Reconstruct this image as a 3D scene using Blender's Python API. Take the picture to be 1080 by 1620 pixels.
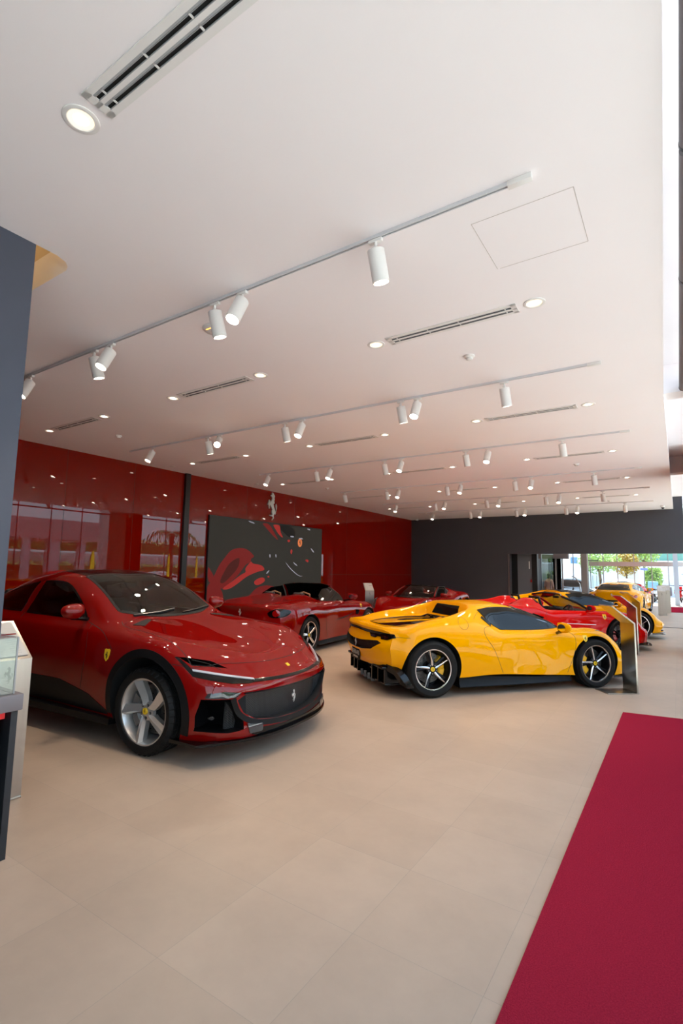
import bpy, bmesh, math, random
from mathutils import Vector, Matrix, Euler, noise
from mathutils.bvhtree import BVHTree
for _o in list(bpy.data.objects): bpy.data.objects.remove(_o)
random.seed(7)
SC = bpy.context.scene
C = SC.collection
PI = math.pi
R = math.radians

# ---------------------------------------------------------------- camera
EYE = 1.62
cam = bpy.data.cameras.new('camera'); cam_o = bpy.data.objects.new('camera', cam); C.objects.link(cam_o)
_r = Vector((0.83380143, 0.55179887, 0.01712281)); _u = Vector((0.04830295, -0.10381547, 0.99342296)); _f = Vector((-0.54994727, 0.8274904, 0.113215))
_m = Matrix((_r, _u, -_f)).transposed().to_4x4(); _m.translation = Vector((0, 0, EYE))
cam_o.matrix_world = _m
cam.sensor_fit = 'HORIZONTAL'; cam.sensor_width = 36; cam.lens = 800.22 / 1080 * 36
cam.clip_start = 0.02; cam.clip_end = 400
SC.camera = cam_o

# ---------------------------------------------------------------- world, sun, exposure
SC.view_settings.view_transform = 'Standard'; SC.view_settings.look = 'None'
SC.view_settings.gamma = 1; SC.view_settings.use_curve_mapping = False
SC.view_settings.exposure = 0.78
SC.cycles.use_denoising = True
SC.cycles.max_bounces = 12; SC.cycles.diffuse_bounces = 6; SC.cycles.glossy_bounces = 6
SC.cycles.transmission_bounces = 8; SC.cycles.transparent_max_bounces = 24
SC.cycles.caustics_reflective = False; SC.cycles.caustics_refractive = False
SC.cycles.sample_clamp_indirect = 6
W = bpy.data.worlds.new('world'); SC.world = W; W.use_nodes = True
_nt = W.node_tree; _bg = _nt.nodes['Background']
_tc = _nt.nodes.new('ShaderNodeTexCoord'); _sx = _nt.nodes.new('ShaderNodeSeparateXYZ'); _cr = _nt.nodes.new('ShaderNodeValToRGB')
_nt.links.new(_tc.outputs['Generated'], _sx.inputs[0]); _nt.links.new(_sx.outputs['Z'], _cr.inputs[0]); _nt.links.new(_cr.outputs[0], _bg.inputs[0])
_e = _cr.color_ramp.elements; _e[0].position = 0.0; _e[0].color = (0.78, 0.88, 1.0, 1); _e[1].position = 0.8; _e[1].color = (0.45, 0.65, 1.0, 1)
_bg.inputs[1].default_value = 2.0
_s = bpy.data.lights.new('sun', 'SUN'); _s.energy = 12.0; _s.angle = R(1.5); _s.color = (1, 0.95, 0.88)
_so = bpy.data.objects.new('sun', _s); C.objects.link(_so); _so.rotation_euler = (R(-32), R(-3), 0)

# ---------------------------------------------------------------- materials
def lin(c):
    c = c / 255.0
    return c / 12.92 if c <= 0.04045 else ((c + 0.055) / 1.055) ** 2.4
def rgb(r, g, b): return (lin(r), lin(g), lin(b), 1)
MATS = {}
def mat(name, col, rough=0.5, metal=0.0, coat=0.0, spec=0.5, emit=None, estr=0.0, noise_amt=0.0, nscale=8.0, bump=0.0, bscale=60.0, aniso=0.0, coat_r=0.03, sheen=0.0, coat_ior=0.0):
    if name in MATS: return MATS[name]
    m = bpy.data.materials.new(name); m.use_nodes = True; nt = m.node_tree; p = nt.nodes['Principled BSDF']
    p.inputs['Base Color'].default_value = col; p.inputs['Roughness'].default_value = rough; p.inputs['Metallic'].default_value = metal
    p.inputs['Coat Weight'].default_value = coat; p.inputs['Coat Roughness'].default_value = coat_r
    p.inputs['Specular IOR Level'].default_value = spec; p.inputs['Sheen Weight'].default_value = sheen
    if coat_ior: p.inputs['Coat IOR'].default_value = coat_ior
    if emit: p.inputs['Emission Color'].default_value = emit; p.inputs['Emission Strength'].default_value = estr
    tc = nt.nodes.new('ShaderNodeTexCoord')
    n = nt.nodes.new('ShaderNodeTexNoise'); n.inputs['Scale'].default_value = nscale; n.inputs['Detail'].default_value = 4
    nt.links.new(tc.outputs['Object'], n.inputs['Vector'])
    if aniso:
        mp = nt.nodes.new('ShaderNodeMapping'); mp.inputs['Scale'].default_value = (1, 1, aniso)
        nt.links.new(tc.outputs['Object'], mp.inputs[0]); nt.links.new(mp.outputs[0], n.inputs['Vector'])
    na = max(noise_amt, 0.015)
    mx = nt.nodes.new('ShaderNodeMix'); mx.data_type = 'RGBA'
    a = [min(1, c * (1 - na)) for c in col[:3]] + [1]; b = [min(1, c * (1 + na)) for c in col[:3]] + [1]
    mx.inputs[6].default_value = a; mx.inputs[7].default_value = b
    nt.links.new(n.outputs[0], mx.inputs[0]); nt.links.new(mx.outputs[2], p.inputs['Base Color'])
    if bump:
        nb = nt.nodes.new('ShaderNodeTexNoise'); nb.inputs['Scale'].default_value = bscale; nb.inputs['Detail'].default_value = 3
        nt.links.new(tc.outputs['Object'], nb.inputs['Vector'])
        bp = nt.nodes.new('ShaderNodeBump'); bp.inputs['Strength'].default_value = bump; bp.inputs['Distance'].default_value = 0.01
        nt.links.new(nb.outputs[0], bp.inputs['Height']); nt.links.new(bp.outputs[0], p.inputs['Normal'])
    MATS[name] = m
    return m
def glass_mat(name, tint, refl=1.0, rough=0.0, dens=0.0):
    """thin pane: see-through with a fresnel reflection; dens = share of light the tinted body keeps back"""
    if name in MATS: return MATS[name]
    m = bpy.data.materials.new(name); m.use_nodes = True; nt = m.node_tree; nt.nodes.clear()
    o = nt.nodes.new('ShaderNodeOutputMaterial'); tr = nt.nodes.new('ShaderNodeBsdfTransparent'); gl = nt.nodes.new('ShaderNodeBsdfGlossy')
    mx = nt.nodes.new('ShaderNodeMixShader'); lw = nt.nodes.new('ShaderNodeLayerWeight'); lw.inputs[0].default_value = 0.5
    pw = nt.nodes.new('ShaderNodeMath'); pw.operation = 'POWER'; pw.inputs[1].default_value = 5; nt.links.new(lw.outputs['Facing'], pw.inputs[0])
    fr = nt.nodes.new('ShaderNodeMath'); fr.operation = 'MULTIPLY_ADD'; fr.inputs[1].default_value = 0.95; fr.inputs[2].default_value = 0.04; nt.links.new(pw.outputs[0], fr.inputs[0])
    tr.inputs[0].default_value = tint; gl.inputs['Roughness'].default_value = rough; gl.inputs[0].default_value = (refl, refl, refl, 1)
    nt.links.new(fr.outputs[0], mx.inputs[0]); nt.links.new(tr.outputs[0], mx.inputs[1]); nt.links.new(gl.outputs[0], mx.inputs[2])
    nt.links.new(mx.outputs[0], o.inputs[0]); MATS[name] = m
    return m

# ---------------------------------------------------------------- mesh helpers
class G:
    """collects shapes into one mesh; every face carries a material slot"""
    def __init__(s): s.v = []; s.f = []; s.mi = []; s.mats = []; s.cur = 0
    def m(s, material):
        if material not in s.mats: s.mats.append(material)
        s.cur = s.mats.index(material); return s
    def add(s, vs, fs, M=None):
        b = len(s.v)
        for v in vs:
            v = Vector(v); s.v.append(tuple(M @ v) if M else tuple(v))
        for f in fs: s.f.append([b + i for i in f]); s.mi.append(s.cur)
        return s
    def box(s, x0, x1, y0, y1, z0, z1, M=None):
        vs = [(x, y, z) for z in (z0, z1) for y in (y0, y1) for x in (x0, x1)]
        return s.add(vs, [(0, 2, 3, 1), (4, 5, 7, 6), (0, 1, 5, 4), (2, 6, 7, 3), (0, 4, 6, 2), (1, 3, 7, 5)], M)
    def bbox(s, x0, x1, y0, y1, z0, z1, b=0.01, M=None):
        """box with chamfered vertical and horizontal edges"""
        bm = bmesh.new(); bmesh.ops.create_cube(bm, size=1)
        for v in bm.verts: v.co = Vector(((x0 + x1) / 2 + v.co.x * (x1 - x0), (y0 + y1) / 2 + v.co.y * (y1 - y0), (z0 + z1) / 2 + v.co.z * (z1 - z0)))
        bmesh.ops.bevel(bm, geom=bm.edges[:], offset=b, segments=2, affect='EDGES', profile=0.5)
        bm.verts.index_update(); s.add([v.co.copy() for v in bm.verts], [[v.index for v in f.verts] for f in bm.faces], M); bm.free(); return s
    def lathe(s, prof, n=32, M=None, cap=False, a0=0.0, a1=2 * PI):
        """prof: list of (r, z) turned about z"""
        full = abs(a1 - a0 - 2 * PI) < 1e-6; k = n if full else n + 1; vs = []
        for i in range(k):
            a = a0 + (a1 - a0) * i / n
            for r, z in prof: vs.append((r * math.cos(a), r * math.sin(a), z))
        L = len(prof); fs = []
        for i in range(n):
            j = (i + 1) % k
            for q in range(L - 1): fs.append((i * L + q, j * L + q, j * L + q + 1, i * L + q + 1))
        if cap:
            fs.append([i * L for i in range(k)][::-1]); fs.append([i * L + L - 1 for i in range(k)])
        return s.add(vs, fs, M)
    def cyl(s, r, z0, z1, n=24, M=None): return s.lathe([(r, z0), (r, z1)], n, M, cap=True)
    def tube(s, pts, r, n=8, M=None, closed=False):
        pts = [Vector(p) for p in pts]; vs = []; L = len(pts)
        for i, p in enumerate(pts):
            a = pts[(i - 1) % L] if (i or closed) else p; b = pts[(i + 1) % L] if (i < L - 1 or closed) else p
            d = (b - a).normalized() if (b - a).length > 1e-9 else Vector((0, 0, 1))
            u = d.cross(Vector((0, 0, 1)));
            if u.length < 1e-3: u = d.cross(Vector((0, 1, 0)))
            u.normalize(); w = d.cross(u); rr = r[i] if isinstance(r, (list, tuple)) else r
            for k in range(n):
                t = 2 * PI * k / n; vs.append(p + rr * (math.cos(t) * u + math.sin(t) * w))
        fs = []
        for i in range(L if closed else L - 1):
            j = (i + 1) % L
            for k in range(n): fs.append((i * n + k, i * n + (k + 1) % n, j * n + (k + 1) % n, j * n + k))
        if not closed: fs.append(list(range(n))[::-1]); fs.append([(L - 1) * n + k for k in range(n)])
        return s.add(vs, fs, M)
    def prism(s, poly, z0, z1, M=None):
        n = len(poly); vs = [(x, y, z0) for x, y in poly] + [(x, y, z1) for x, y in poly]
        return s.add(vs, [list(range(n))[::-1], list(range(n, 2 * n))] + [(i, (i + 1) % n, n + (i + 1) % n, n + i) for i in range(n)], M)
    def sphere(s, c, rx, ry=None, rz=None, n=16, M=None):
        ry = ry or rx; rz = rz or rx; vs = []; fs = []; h = n // 2
        for i in range(h + 1):
            t = PI * i / h
            for k in range(n): p = 2 * PI * k / n; vs.append((c[0] + rx * math.sin(t) * math.cos(p), c[1] + ry * math.sin(t) * math.sin(p), c[2] + rz * math.cos(t)))
        for i in range(h):
            for k in range(n): fs.append((i * n + k, (i + 1) * n + k, (i + 1) * n + (k + 1) % n, i * n + (k + 1) % n))
        return s.add(vs, fs, M)
    def build(s, name, parent=None, smooth=35, weld=True, recalc=True):
        me = bpy.data.meshes.new(name); me.from_pydata(s.v, [], s.f)
        for m_ in s.mats: me.materials.append(m_)
        me.polygons.foreach_set('material_index', s.mi)
        bm = bmesh.new(); bm.from_mesh(me)
        if weld: bmesh.ops.remove_doubles(bm, verts=bm.verts, dist=1e-5)
        if recalc: bmesh.ops.recalc_face_normals(bm, faces=bm.faces)
        bm.to_mesh(me); bm.free()
        if smooth:
            me.polygons.foreach_set('use_smooth', [True] * len(me.polygons)); me.set_sharp_from_angle(angle=R(smooth))
        o = bpy.data.objects.new(name, me); C.objects.link(o)
        if parent: o.parent = parent
        return o
def empty(name, loc=(0, 0, 0), rz=0.0, rot=None):
    o = bpy.data.objects.new(name, None); C.objects.link(o); o.location = loc; o.rotation_euler = rot or (0, 0, rz); o.empty_display_size = 0.1
    return o
def tag(o, label, cat, group=None, kind=None):
    if label: o['label'] = label
    if cat: o['category'] = cat
    if group: o['group'] = group
    if kind: o['kind'] = kind
    return o
def struct(o, label=None):
    o['kind'] = 'structure'
    if label: o['label'] = label
    return o
def copy_tree(o, parent=None):
    kids = list(o.children); c = o.copy(); C.objects.link(c); c.parent = parent
    for ch in kids: copy_tree(ch, c)
    return c
def T(x, y, z): return Matrix.Translation((x, y, z))
def RZ(a): return Matrix.Rotation(a, 4, 'Z')
def RX(a): return Matrix.Rotation(a, 4, 'X')
def RY(a): return Matrix.Rotation(a, 4, 'Y')

# prancing horse outline, about one unit tall, facing -x
HORSE = [((x - 560) / 820.0, (575 - y) / 820.0) for x, y in (
 (565,165),(598,190),(628,225),(662,265),(640,320),(660,350),(636,400),(652,450),(640,485),(602,500),(628,570),(668,640),(690,700),(712,700),(735,650),(724,580),(705,535),(735,475),(762,540),(760,620),(742,690),(716,735),(722,765),(695,812),(682,775),(662,780),(628,838),(642,905),(600,955),(560,985),(543,975),(602,905),(598,868),(570,870),(450,848),(470,828),(556,825),(572,808),(547,745),(545,690),(572,680),(530,600),(478,550),(442,522),(442,590),(457,640),(430,650),(410,595),(405,512),(395,540),(370,545),(362,515),(385,480),(413,395),(436,385),(465,430),(478,468),(492,435),(540,380),(550,322),(525,288),(485,270),(488,238),(530,228),(545,200),(530,178))]
def horse_mesh(g, size, M, th=0.004):
    """the horse as a thin relief in the local xy plane of M"""
    bm = bmesh.new(); vs = [bm.verts.new((x * size, y * size, 0)) for x, y in HORSE]; f = bm.faces.new(vs)
    r = bmesh.ops.triangulate(bm, faces=[f]); e = bmesh.ops.extrude_face_region(bm, geom=bm.faces[:])
    for v in e['geom']:
        if isinstance(v, bmesh.types.BMVert): v.co.z += th
    bm.verts.index_update(); g.add([v.co.copy() for v in bm.verts], [[v.index for v in q.verts] for q in bm.faces], M); bm.free(); return g
def font_mesh(g, text, size, M, depth=0.002, bold=0.0, sx=1.0):
    cu = bpy.data.curves.new('t', 'FONT'); cu.body = text; cu.size = size; cu.extrude = depth; cu.align_x = 'CENTER'; cu.align_y = 'CENTER'; cu.offset = bold; cu.resolution_u = 2
    o = bpy.data.objects.new('t', cu); C.objects.link(o); me = bpy.data.meshes.new_from_object(o.evaluated_get(bpy.context.evaluated_depsgraph_get()))
    S = Matrix.Diagonal((sx, 1, 1, 1))
    g.add([v.co.copy() for v in me.vertices], [list(p.vertices) for p in me.polygons], M @ S)
    bpy.data.objects.remove(o); bpy.data.curves.remove(cu); bpy.data.meshes.remove(me); return g

# ================================================================= THE ROOM
H = 3.87; XW = -9.86; XG = 0.22; YF = 20.5; YB = -3.6; YE = 34.0
m_wallred = mat('red_glass_panel', rgb(130, 8, 0), 0.22, coat=1.0, spec=0.0, coat_ior=1.55, noise_amt=0.03, coat_r=0.0)
m_wallred.node_tree.nodes['Principled BSDF'].inputs['Roughness'].default_value = 0.5
m_char = mat('charcoal_paint', rgb(68, 68, 74), 0.75, noise_amt=0.06, nscale=2, bump=0.03)
m_pillar = mat('slate_paint', rgb(72, 76, 90), 0.6, noise_amt=0.04, nscale=3, bump=0.02)
m_ceil = mat('ceiling_paint', rgb(246, 241, 243), 0.85, noise_amt=0.01, nscale=1.5)
m_white = mat('white_paint', rgb(235, 233, 228), 0.45)
m_black = mat('black_plastic', rgb(14, 14, 15), 0.35)
m_dark = mat('dark_void', rgb(10, 10, 11), 0.8)
m_grey = mat('grey_laminate', rgb(120, 112, 114), 0.45, noise_amt=0.03)
m_steel = mat('brushed_steel', rgb(186, 180, 171), 0.28, metal=1.0, noise_amt=0.1, nscale=18, aniso=0.05)
m_steel_e = mat('steel_edge', rgb(205, 200, 192), 0.22, metal=1.0)
m_chrome = mat('chrome', rgb(225, 225, 225), 0.08, metal=1.0)
m_alu = mat('aluminium', rgb(150, 152, 156), 0.35, metal=1.0)
m_glass = glass_mat('window_glass', (0.93, 0.97, 0.96, 1))
m_beige = mat('beige_paint', rgb(214, 196, 170), 0.8)

def tile_floor():
    m = bpy.data.materials.new('porcelain_tile'); m.use_nodes = True; nt = m.node_tree; p = nt.nodes['Principled BSDF']
    tc = nt.nodes.new('ShaderNodeTexCoord'); mp = nt.nodes.new('ShaderNodeMapping'); mp.inputs['Location'].default_value = (0.705, -2.10, 0)
    br = nt.nodes.new('ShaderNodeTexBrick'); br.offset = 0; br.squash = 1
    br.inputs['Scale'].default_value = 1; br.inputs['Brick Width'].default_value = 0.592; br.inputs['Row Height'].default_value = 0.587
    br.inputs['Mortar Size'].default_value = 0.0016; br.inputs['Mortar Smooth'].default_value = 0.4; br.inputs['Bias'].default_value = 0
    br.inputs['Color1'].default_value = rgb(184, 162, 142); br.inputs['Color2'].default_value = rgb(179, 157, 137); br.inputs['Mortar'].default_value = rgb(166, 149, 132)
    n = nt.nodes.new('ShaderNodeTexNoise'); n.inputs['Scale'].default_value = 2.2; n.inputs['Detail'].default_value = 7; n.inputs['Roughness'].default_value = 0.65
    cr = nt.nodes.new('ShaderNodeValToRGB'); cr.color_ramp.elements[0].position = 0.35; cr.color_ramp.elements[0].color = (0.9, 0.9, 0.9, 1); cr.color_ramp.elements[1].position = 0.65  # LED stripe under the countertop, with a weak glow of its own
    mx = nt.nodes.new('ShaderNodeMix'); mx.data_type = 'RGBA'; mx.blend_type = 'MULTIPLY'; mx.inputs[0].default_value = 1
    nt.links.new(tc.outputs['Object'], mp.inputs[0]); nt.links.new(mp.outputs[0], br.inputs[0]); nt.links.new(tc.outputs['Object'], n.inputs['Vector'])
    nt.links.new(n.outputs[0], cr.inputs[0]); nt.links.new(br.outputs[0], mx.inputs[6]); nt.links.new(cr.outputs[0], mx.inputs[7]); nt.links.new(mx.outputs[2], p.inputs['Base Color'])
    p.inputs['Roughness'].default_value = 0.42; p.inputs['Specular IOR Level'].default_value = 0.35
    b = nt.nodes.new('ShaderNodeBump'); b.inputs['Strength'].default_value = 0.3; b.inputs['Distance'].default_value = 0.002; b.invert = True
    nt.links.new(br.outputs['Fac'], b.inputs['Height']); nt.links.new(b.outputs[0], p.inputs['Normal'])
    return m
m_tile = tile_floor()
struct(G().m(m_tile).box(XW - 0.3, XG, YB, YE, -0.12, 0).build('floor'))

# ceiling with the stair void on the left
g = G().m(m_ceil)
vx0, vx1, vy0, vy1 = -6.4, -3.68, 0.2, 1.86
g.box(XW, vx0, YB, YF, H, H + 0.25); g.box(vx0, vx1, YB, vy0, H, H + 0.25); g.prism([(vx1, YB), (0.06, YB), (0.06, 1.8), (-0.055, 7.5), (-0.055, YF), (vx1, YF)], H, H + 0.25)
g.box(vx0, vx1, vy1, YF, H, H + 0.25)
g.prism([(vx1 + 0.001, vy1 + 0.001), (vx1 - 0.14, vy1 + 0.001), (vx1 - 0.08, vy1 - 0.02), (vx1 - 0.03, vy1 - 0.06), (vx1 + 0.001, vy1 - 0.14)], H, H + 0.25)
struct(g.build('ceiling', smooth=0))
g = G().m(m_beige); g.box(vx0, vx1, vy0, vy1, H + 1.5, H + 1.6); g.box(vx0 - 0.1, vx0, vy0, vy1, H, H + 1.6); g.box(vx1, vx1 + 0.1, vy0, vy1, H + 0.25, H + 1.6)
g.box(vx0, vx1, vy1, vy1 + 0.1, H + 0.25, H + 1.6); g.box(vx0, vx1, vy0 - 0.1, vy0, H + 0.25, H + 1.6)
struct(g.build('trim_1', smooth=0))
_p = G().m(m_white).bbox(-5.6, -4.4, 1.70, 1.78, H + 1.2, H + 1.26, .01).build('void_fill_lamp', smooth=0); G().m(mat('warm_diffuser', rgb(255, 220, 150), .5, emit=(1, .72, .34, 1), estr=8)).box(-5.55, -4.45, 1.695, 1.70, H + 1.21, H + 1.25).build('lamp_diffuser', parent=_p, smooth=0)  # unseen lamp added to warm and brighten the void
_p['label'] = 'unseen warm lamp added to light the ceiling void behind the slate pillar'; _p['category'] = 'wall lamp'
_l = bpy.data.lights.new('void_glow', 'POINT'); _l.energy = 9; _l.color = (1, .72, .36); _l.shadow_soft_size = .2; _o = bpy.data.objects.new('void_glow', _l); C.objects.link(_o); _o.location = (-4.6, 1.2, H + 1.0)  # added fill light for the void, without a fixture of its own
# blind pocket between the ceiling edge and the glass, with its cross beams
g = G().m(m_ceil); g.box(-0.06, XG + 0.15, YB, YF, H + 0.42, H + 0.5); g.box(-0.1, -0.06, YB, YF, H + 0.25, H + 0.5)
for y0, y1 in ((7.45, 7.75), (13.5, 13.8), (-1.0, -0.7)): g.box(-0.06, XG + 0.02, y0, y1, H + 0.05, H + 0.42)
struct(g.build('trim_2', smooth=0))
struct(G().m(mat('roof_slab', rgb(150, 150, 150), 0.9)).box(XW - 0.4, XG + 0.4, YB - 0.4, YF, H + 1.7, H + 1.9).build('trim_3', smooth=0))
struct(G().m(mat('parapet', rgb(190, 190, 190), 0.9)).box(XG + 0.02, XG + 0.3, YB - 0.4, YF, H + 0.5, H + 1.7).build('trim_4', smooth=0))

# red glass wall: panels with fine seams, dark mullion
g = G().m(m_wallred).box(XW - 0.25, XW, YB, YF, 0, H + 0.02)
g.m(mat('seam', rgb(72, 12, 8), 0.5))
for y in (5.13, 6.62, 10.11, 12.19, 15.2, 17.99): g.box(XW - 0.01, XW + 0.0015, y, y + 0.006, 0, H)
g.box(XW - 0.01, XW + 0.0015, 14.2, YF, 1.445, 1.455)
struct(g.build('wall_left', smooth=0))
struct(G().m(mat('mullion_bronze', rgb(26, 12, 11), 0.35, spec=0.5)).box(XW, XW + 0.07, 7.95, 8.09, 0, H).build('trim_5', smooth=0))

# far charcoal wall with the wide opening
g = G().m(m_char); PX = -5.64; PZ = 2.36
g.box(XW - 0.25, PX, YF, YF + 0.25, 0, H + 0.3); g.box(PX, XG, YF, YF + 0.25, PZ, H + 0.5)
struct(g.build('wall_far', smooth=0))
struct(G().m(m_alu).box(PX, PX + 0.07, YF - 0.01, YF + 0.26, 0, PZ).build('trim_6', smooth=0))
struct(G().m(m_char).box(XW - 0.25, XG + 0.1, YB - 0.25, YB, 0, H + 0.5).build('wall_back', smooth=0))
# slate pillar on the left, close to the camera
struct(G().m(m_pillar).box(-6.3, -3.68, 0.25, 1.575, 0, H + 0.02).build('wall_pillar', smooth=0), 'slate grey pillar at the left edge of the room')

# glazed front on the right: pillars, panes, frames
m_col = mat('column_render', rgb(226, 222, 216), 0.8)
m_colr = mat('column_red', rgb(120, 30, 24), 0.5)
struct(G().m(m_col).box(XG - 0.02, XG + 0.75, 12.3, 13.1, 0, H + 0.5).build('trim_7', smooth=0))
struct(G().m(m_colr).box(XG - 0.02, XG + 0.75, 13.15, 13.85, 0, H + 0.5).build('trim_8', smooth=0))
wn = 0
ys = [-3.6, -2.4, -1.2, 0.0, 1.4, 2.7, 3.9, 5.1, 6.3, 7.5, 8.75, 9.94, 11.15, 12.3, None, 13.9, 15.2, 16.5, 17.8, 19.1, 20.5]
m_frame = mat('window_frame_grey', rgb(120, 118, 116), 0.4, metal=0.6)
for a, b in zip(ys, ys[1:]):
    if a is None or b is None: continue
    wn += 1
    w = G().m(m_glass).box(XG + 0.03, XG + 0.04, a + 0.012, b - 0.012, 0.04, H + 0.42).build('window_%d' % wn, smooth=0); struct(w)
    fr = G().m(m_frame); fr.box(XG + 0.02, XG + 0.06, a - 0.012, a + 0.012, 0, H + 0.42); fr.box(XG + 0.02, XG + 0.06, a, b, 0, 0.04)
    fr.box(XG + 0.02, XG + 0.06, a, b, H - 0.13, H - 0.08)
    fr.build('window_frame', parent=w, smooth=0)

# ================================================================= CEILING FIXTURES
m_lens = mat('lamp_lens', rgb(255, 250, 240), 0.3, emit=(1, 0.86, 0.68, 1), estr=24)
m_lens2 = mat('downlight_lens', rgb(255, 250, 240), 0.3, emit=(1, 0.9, 0.74, 1), estr=9)
m_fix = mat('fixture_white', rgb(232, 230, 228), 0.4)
m_track = mat('track_grey', rgb(214, 214, 218), 0.4)
m_groove = mat('track_groove', rgb(60, 60, 64), 0.6)

def add_light(name, kind, loc, rot, energy, color, size=0.05, spot=None, parent=None):
    l = bpy.data.lights.new(name, kind); l.energy = energy; l.color = color
    if kind == 'SPOT': l.spot_size = spot; l.spot_blend = 0.7; l.shadow_soft_size = size
    elif kind == 'AREA': l.shape = 'DISK'; l.size = size
    else: l.shadow_soft_size = size
    o = bpy.data.objects.new(name, l); C.objects.link(o); o.location = loc; o.rotation_euler = rot
    if parent: o.parent = parent
    return o

tracks = [(2.768, -7.2, -0.59), (5.805, -8.85, -0.585), (8.899, -8.3, -0.54), (12.139, -8.1, -0.54), (15.053, -8.3, -0.52), (17.899, -8.3, -0.54)]
ords = ['first', 'second', 'third', 'fourth', 'fifth', 'farthest']
for (Y, x0, x1), od in zip(tracks, ords):
    t = empty('lighting_track', ((x0 + x1) / 2, Y, H))
    hl = (x1 - x0) / 2
    g = G().m(m_track); g.box(-hl, hl, -0.014, -0.006, -0.024, 0); g.box(-hl, hl, 0.006, 0.014, -0.024, 0); g.box(-hl, hl, -0.012, 0.012, -0.012, 0)
    g.m(m_groove).box(-hl + 0.02, hl - 0.12, -0.006, 0.006, -0.014, -0.0118); g.build('rail', t, smooth=0)
    G().m(m_fix).bbox(hl - 0.13, hl + 0.005, -0.021, 0.021, -0.034, -0.001, 0.003).build('end_feed', t)
    G().m(m_track).bbox(-hl - 0.01, -hl + 0.02, -0.021, 0.021, -0.034, -0.001, 0.003).build('end_cap', t)
    tag(t, 'long white ceiling lighting track, %s counted from the camera' % od, 'lighting track', 'ceiling lighting tracks')

AIM = {'A': Vector((0.05, 0.3, -1)), 'B': Vector((-0.05, -0.45, -1)), 'C': Vector((0.55, -0.75, -0.75))}
def make_spot(kind):
    root = empty('track_spotlight', (0, 0, 0))
    G().m(m_fix).bbox(-0.05, 0.05, -0.016, 0.016, -0.052, -0.028, 0.003).build('track_adapter', root)
    g = G().m(m_fix).cyl(0.011, -0.085, -0.05, 12); g.bbox(-0.016, 0.016, -0.014, 0.014, -0.1, -0.078, 0.004); g.build('bracket', root)
    a = AIM[kind].normalized(); q = a.to_track_quat('-Z', 'Y').to_matrix().to_4x4(); M = T(0, 0, -0.1) @ q
    g = G().m(m_fix).lathe([(0.0, 0.0), (0.052, 0.0), (0.058, -0.006), (0.058, -0.215), (0.053, -0.22), (0.05, -0.215), (0.046, -0.2)], 32, M)
    h = g.build('lamp_housing', root)
    G().m(m_lens).lathe([(0.0, -0.203), (0.047, -0.203)], 32, M).build('lens', h, recalc=False)
    return root, a
protos = {}
for (Y, x0, x1), od, lst in zip(tracks, ords, [
  [(-6.29, 'B'), (-4.96, 'A'), (-4.66, 'B'), (-3.16, 'A'), (-2.84, 'B'), (-1.6, 'A')],
  [(-8.15, 'B'), (-6.64, 'A'), (-6.36, 'C'), (-4.93, 'A'), (-4.59, 'B'), (-2.95, 'A'), (-2.71, 'B'), (-1.6, 'A')],
  [(-8.01, 'B'), (-6.62, 'A'), (-6.22, 'B'), (-4.89, 'A'), (-4.5, 'B'), (-3.18, 'A'), (-2.76, 'B'), (-1.52, 'A')],
  [(-7.97, 'A'), (-6.6, 'A'), (-6.21, 'B'), (-4.85, 'A'), (-4.47, 'B'), (-3.15, 'A'), (-2.76, 'B'), (-1.45, 'A')],
  [(-7.79, 'B'), (-6.41, 'A'), (-6.07, 'B'), (-4.75, 'A'), (-4.36, 'B'), (-3.05, 'A'), (-2.69, 'B'), (-1.6, 'A')],
  [(-7.69, 'B'), (-6.25, 'A'), (-5.86, 'B'), (-4.61, 'A'), (-4.3, 'B'), (-3.01, 'A'), (-2.65, 'B'), (-1.3, 'A')]]):
    n = len(lst)
    for i, (x, k) in enumerate(lst):
        if k in protos: o = copy_tree(protos[k][0])
        else: protos[k] = make_spot(k); o = protos[k][0]
        a = protos[k][1]; o.location = (x, Y, H)
        nth = ['first', 'second', 'third', 'fourth', 'fifth', 'sixth', 'seventh', 'eighth'][i]
        tag(o, 'white cylinder spotlight, %s from the left on the %s track from the camera' % (nth, od), 'spotlight', 'track spotlights')
        add_light('spot_beam', 'SPOT', (x + a.x * 0.34, Y + a.y * 0.34, H - 0.1 + a.z * 0.34), a.to_track_quat('-Z', 'Y').to_euler(), 40, (1, 0.83, 0.63), 0.045, R(75))

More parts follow.
